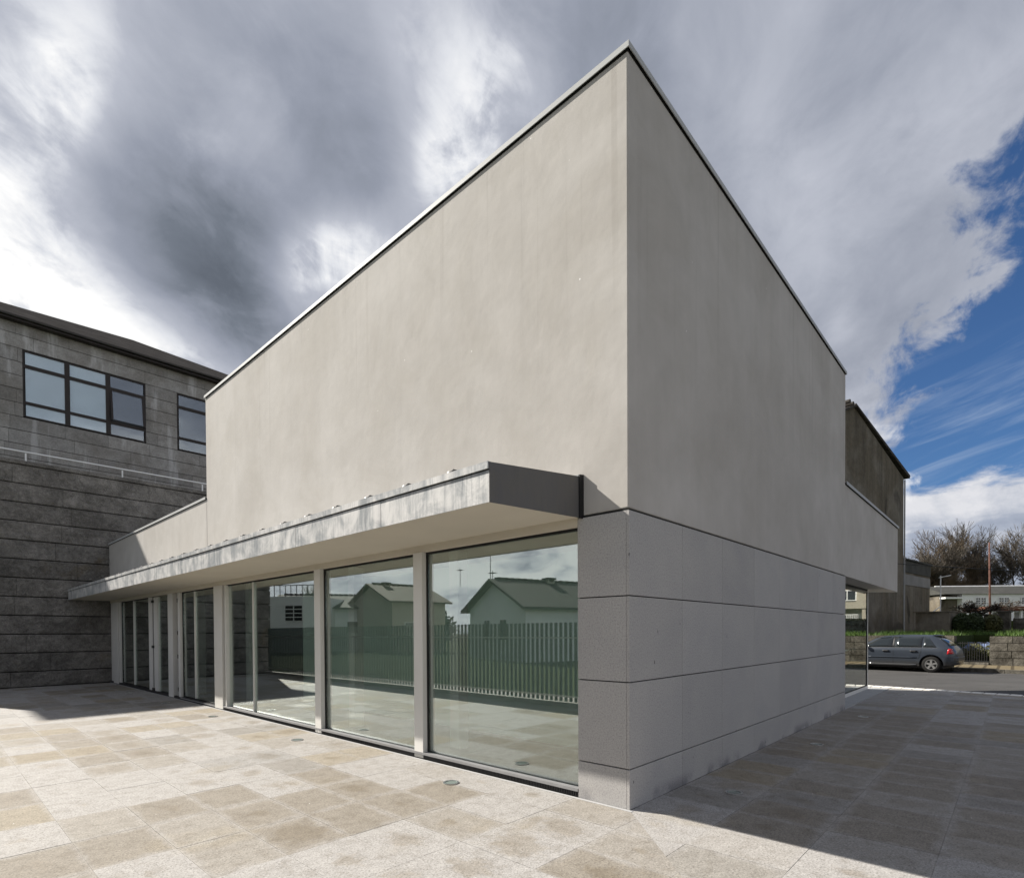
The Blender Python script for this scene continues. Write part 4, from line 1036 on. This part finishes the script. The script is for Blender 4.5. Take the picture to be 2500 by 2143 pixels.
for pts in (((1.932, .25), (1.940, .25), (1.940, .93), (1.932, .93)), ((1.10, .52), (1.108, .52), (1.02, .93), (1.012, .93)), ((3.0, .25), (3.008, .25), (3.02, .92), (3.012, .92))):
    side_patch('door_gap', pts, M['black'], .002, car, 6, .004, 1)
side_patch('rub_strip', ((1.18, .545), (2.86, .545), (2.86, .575), (1.18, .575)), M['paint'], .014, car, 1, .014, 8)
side_patch('sill_trim', ((1.20, .285), (2.85, .285), (2.85, .300), (1.20, .300)), M['chrome'], .006, car, 1, .006, 8)
side_patch('sill', ((1.18, .20), (2.87, .20), (2.87, .27), (1.18, .27)), M['plastic'], .004, car, 2, .01, 8)
for y in (1.17, 2.08): side_patch('door_handle', ((y, .775), (y + .21, .775), (y + .21, .825), (y, .825)), M['plastic'], .022, car, 2, .03)
mr_ = MB().hexa([(-.13, 2.82, .93), (.02, 2.84, .93), (.02, 2.94, .93), (-.13, 2.92, .93), (-.12, 2.82, 1.04), (.02, 2.84, 1.04), (.02, 2.92, 1.04), (-.12, 2.90, 1.04)]).build('wing_mirror', M['paint'], car, bev=.02)
side_patch('tail_light', ((.075, .72), (.25, .70), (.22, .90), (.13, .90)), M['tail'], .008, car, 3, .016, 3)
MB().extr([(.14, .085, .73), (.30, .055, .73), (.32, .10, .80), (.32, .14, .885), (.16, .16, .885)], (0, .05, 0)).build('tail_light', M['tailw'], car)
# rear window lies on the sloping hatch
rw_ = MB(); wd = [(.20, 1.01, .55), (.40, 1.19, .53), (.62, 1.345, .50)]
for y, z, hw in wd:
    for q in range(-3, 4): rw_.v.append((XM + hw * q / 3, y - .012 + .03 * (abs(q) / 3) ** 2, z + .018))
for i in range(2):
    for j in range(6): k = i * 7 + j; rw_.f.append((k, k + 1, k + 8, k + 7))
o = rw_.build('rear_window', M['carglass'], car, smooth=True); md = o.modifiers.new('thick', 'SOLIDIFY'); md.thickness = .012
MB().hexa([(XM - .50, .60, 1.375), (XM + .50, .60, 1.375), (XM + .50, .75, 1.40), (XM - .50, .75, 1.40), (XM - .50, .60, 1.392), (XM + .50, .60, 1.392), (XM + .50, .75, 1.425), (XM - .50, .75, 1.425)]).build('spoiler', M['paint'], car)
MB().prism([(.40, -.02), (1.33, -.02), (1.60, .07), (1.70, .28), (.03, .28), (.13, .07)], .42, .60).build('rear_bumper', M['paint'], car, bev=.03)
# wheels
tyre = MB(); nn = 32
prof = [(.0, .19), (.0, .235), (.012, .285), (.035, .302), (.095, .305), (.16, .302), (.185, .28), (.19, .2)]
for i in range(nn):
    th = 2 * math.pi * i / nn
    for x, r in prof: tyre.v.append((x, r * math.cos(th), r * math.sin(th)))
for i in range(nn):
    for j in range(len(prof) - 1):
        a = i * len(prof) + j; b_ = ((i + 1) % nn) * len(prof) + j; tyre.f.append((a, a + 1, b_ + 1, b_))
tyre_me = tyre.mesh('tyre', M['tyre'], True)
rim = MB()
for i in range(nn):
    a, b_ = 2 * math.pi * i / nn, 2 * math.pi * (i + 1) / nn
    f_ = lambda x, r, th: (x, r * math.cos(th), r * math.sin(th))
    rim.hexa([f_(.0, .172, a), f_(.0, .195, a), f_(.0, .195, b_), f_(.0, .172, b_), f_(.14, .165, a), f_(.14, .192, a), f_(.14, .192, b_), f_(.14, .165, b_)])
for i in range(5):
    th = 2 * math.pi * i / 5 + .3; c_, s_ = math.cos(th), math.sin(th)
    def rp(x, r, w): return (x, r * c_ - w * s_, r * s_ + w * c_)
    rim.hexa([rp(.012, .02, -.030), rp(.012, .02, .030), rp(.05, .02, .030), rp(.05, .02, -.030), rp(.008, .178, -.036), rp(.008, .178, .036), rp(.04, .178, .036), rp(.04, .178, -.036)])
rim.tube((.006, 0, 0), (.05, 0, 0), .042, n=16)
rim_me = rim.mesh('rim', M['rim']); disc_me = MB().tube((.07, 0, 0), (.10, 0, 0), .165, n=24).mesh('brake_disc', M['plastic'])
for y, sd_ in WHEELS:
    w = thing_part('wheel', car); w.location = (.012 if sd_ == 0 else 1.718, y, .305)
    if sd_: w.rotation_euler.z = math.pi
    for nme, mm in (('tyre', tyre_me), ('rim', rim_me), ('brake_disc', disc_me)): link(nme, mm, w)
    # (a rotation about z turns the far wheels' faces outward)
bx('underbody', M['plastic'], car, .15, 1.58, .35, 3.8, .16, .30)
# ------------------------------------------------------------------ things off frame that the glass mirrors
fe = thing('metal_fence', 'tall grey green metal slat fence mirrored in the long glass front', 'fence', (-5.0, 0, 0))
bx('kerb', M['mortar'], fe, -.12, .06, -7, 20.0, -.05, .10)
slat = MB().box(-.012, .012, -.036, .036, .12, 1.85).mesh('slat', M['fencepaint'])
for i in range(176):
    o = bpy.data.objects.new('slat', slat); COL.objects.link(o); o.parent = fe; o.location = (0, -4.0 + i * .135, 0)
for z in (.22, 1.50): bx('rail', M['steel'], fe, .0125, .045, -7, 19.9, z, z + .035)
bx('garden_lawn', M['earth'], None, -60, -5.2, -40, 70, -.089, -.02, kind='structure')
def house(label, x, y, rz, L_, Wd, he, hr, mw_, mr, wins=(), chim=None, ov=.45):
    t_ = thing('gabled_house', label, 'house', (x, y, 0), rz, None)
    # local: gable end at x=0 facing -x, ridge along +x; y from 0 to Wd
    MB().extr([(0, 0, -.05), (0, Wd, -.05), (0, Wd, he), (0, Wd / 2, hr), (0, 0, he)], (L_, 0, 0)).build('wall', mw_, t_)
    k = (hr - he) / (Wd / 2)
    for sg in (0, 1):
        ya, yb = (-ov, Wd / 2) if sg == 0 else (Wd + ov, Wd / 2)
        MB().hexa([(-ov, ya, he - ov * k + .02), (L_ + ov, ya, he - ov * k + .02), (L_ + ov, yb, hr + .02), (-ov, yb, hr + .02),
                   (-ov, ya, he - ov * k + .16), (L_ + ov, ya, he - ov * k + .16), (L_ + ov, yb, hr + .16), (-ov, yb, hr + .16)]).build('roof', mr, t_)
    nb = int(L_ / .45)
    rc = MB()
    for i in range(nb): rc.tube((i * .45, Wd / 2, hr + .17), (i * .45 + .40, Wd / 2, hr + .20), .09, n=6)
    rc.build('ridge_tiles', mr, t_)
    for face, a, z0, w_, h_ in wins:
        w = thing_part('window', t_)
        if face == 'g': bx('frame', M['white'], w, -.05, -.003, a, a + w_, z0, z0 + h_); bx('pane', M['carglass'], w, -.06, -.051, a + .06, a + w_ / 2 - .03, z0 + .06, z0 + h_ - .06); bx('pane', M['carglass'], w, -.06, -.051, a + w_ / 2 + .03, a + w_ - .06, z0 + .06, z0 + h_ - .06)
        else: bx('frame', M['white'], w, a, a + w_, -.05, -.003, z0, z0 + h_); bx('pane', M['carglass'], w, a + .06, a + w_ - .06, -.06, -.051, z0 + .06, z0 + h_ - .06)
    if chim:
        cx_, cy_, cz = chim; bx('chimney', M['cream'], t_, cx_, cx_ + .5, cy_, cy_ + .5, he, cz); bx('chimney_cap', M['darkroof'], t_, cx_ - .08, cx_ + .58, cy_ - .08, cy_ + .58, cz + .15, cz + .25)
        for q in (0, .42): bx('cap_leg', M['cream'], t_, cx_ + q, cx_ + q + .08, cy_, cy_ + .5, cz + .001, cz + .149)
    return t_
# gable plane from (-17.84,16.76) to (-19.4,23.19); ridge runs towards -x,-y
house('white single storey house with wide gable and two windows, mirrored beside the granite pillar', -19.4, 23.19, math.atan2(-.276, -.961), 16, 6.6, 3.05, 4.62, M['white'], M['darkroof'],
      [('g', 2.0, 1.15, .75, 1.25), ('g', 3.9, 1.15, .8, 1.25), ('s', 4, 1.15, .8, 1.2)], (3.6, 3.1, 4.75))
house('dark gabled house with sunlit lichen tiled roof, mirrored left of the white gable', -26.2, 33.6, math.atan2(.15, 1.) + 0, 5, 8, 4.2, 5.7, M['cream'], M['tileroof'], [('s', 3, 1.4, .9, 1.1)], (3.5, 3.4, 5.75))
house('long low white house with dark roof mirrored in the third pane', -24, 40, math.atan2(1, 1.4), 9, 7, 3.9, 5.1, M['white'], M['darkroof'], [('s', 2, 1.6, 1., 1.1), ('s', 5, 1.6, .9, 1.4)])
fl = thing('flat_roofed_house', 'white flat roofed house with railed roof terrace mirrored in the wide pane', 'house', (-17.6, 40.2, 0), math.atan2(1.9, 1.3))
bx('wall', M['white'], fl, 0, 8, 0, 7, -.05, 4.7); w = thing_part('window', fl); bx('frame', M['white'], w, .9, 2.6, -.06, -.002, 2.6, 4.0)
for k in range(8): bx('pane', M['carglass'], w, 1.0 + (k % 2) * .8, 1.7 + (k % 2) * .8, -.07, -.061, 2.68 + (k // 2) * .33, 2.93 + (k // 2) * .33)
for k in range(16): bx('baluster', M['plastic'], fl, k * .5, k * .5 + .05, .02, .06, 4.7, 5.6)
bx('handrail', M['plastic'], fl, 0, 8, 0, .08, 5.601, 5.66)
for x, y, z0, z1, lb in ((-18.3, 20.2, 4.6, 6.6, 'tall thin aerial mast on the white gable ridge in the reflection'), (-19.9, 21.6, 4.2, 5.5, 'small television aerial behind the white gable in the reflection'), (-25.7, 31.1, 5.4, 6.9, 'television aerial on the dark gabled house in the reflection')):
    a_ = thing('aerial', lb, 'aerial', (x, y, z0)); MB().tube((0, 0, 0), (0, 0, z1 - z0), .022, n=5).build('mast', M['plastic'], a_)
    if z1 - z0 < 1.9:
        for k in range(5): MB().tube((-.25, -.2 + .1 * k, z1 - z0 - .15), (.25, -.2 + .1 * k, z1 - z0 - .15), .012, n=4).build('rod', M['plastic'], a_)
        MB().tube((0, -.3, z1 - z0 - .15), (0, .35, z1 - z0 - .15), .015, n=4).build('boom', M['plastic'], a_)
for loc, sc_, rz, lb in (((-29, 47, 0), 6.4, .3, 'bare garden tree mirrored beside the dark roofed house'), ((-24, 52, 0), 6.9, 2.3, 'bare tree mirrored above the pale cottage roof')):
    c = copy_tree(protos[2], None, loc, rz, lb); c.scale = (sc_ / tr[2][2],) * 3; c['group'] = 'bare garden trees in the reflection'
rl_ = leaves(9000, multi([ell(-70 + i * 5, 95 - abs(i - 4) * 2, 2.5, 4, 3, 4 + (i % 3), 0) for i in range(14)]), .5, 77).build('distant_trees', M['leaf'], kind='stuff'); tag(rl_, 'far line of dark trees behind the mirrored houses', 'trees')
# street side, mirrored in the corner window
ch = thing('cream_house', 'cream two storey house with white framed window, mirrored in the street corner pane', 'house', (52.0, -4.6, 0), SZ)
bx('wall', M['cream'], ch, 0, 9, -9, 0, 3.55, 7.5); bx('porch_wall', M['white'], ch, 2.6, 9, -9, 0, 1.3, 3.549)
w = thing_part('window', ch); MB().box(-.06, -.003, -3.7, -2.3, 4.25, 5.2).build('frame', M['white'], w)
for a, b_ in ((-3.62, -3.05), (-2.95, -2.38)): bx('pane', M['carglass'], w, -.07, -.061, a, b_, 4.33, 5.12)
for yy in (-8.9, -5.2, -1.9, -.3): bx('pillar', M['cream'], ch, .05, .35, yy, yy + .28, 1.3, 3.549)
for k in range(9): bx('baluster', M['white'], ch, .2, .24, -3.2 + k * .14, -3.15 + k * .14, 1.9, 3.0)
bx('gate_rail', M['white'], ch, .19, .25, -3.25, -2.0, 3.0, 3.06); bx('gate_panel', M['white'], ch, .19, .25, -3.25, -2.0, 1.5, 1.9)
hp = thing('bicycle_stand', 'light green hoop shaped stand mirrored in the street corner pane', 'bicycle stand', sp(11.2, -5.1, .115), SZ)
m = MB(); pts = [Vector((0, -.35, 0)), Vector((0, -.35, .85)), Vector((0, -.25, 1.0)), Vector((0, .25, 1.0)), Vector((0, .35, .85)), Vector((0, .35, 0))]
for a, b_ in zip(pts[:-1], pts[1:]): m.tube(a, b_, .03, n=8)
m.build('hoop', M['greenpaint'], hp)
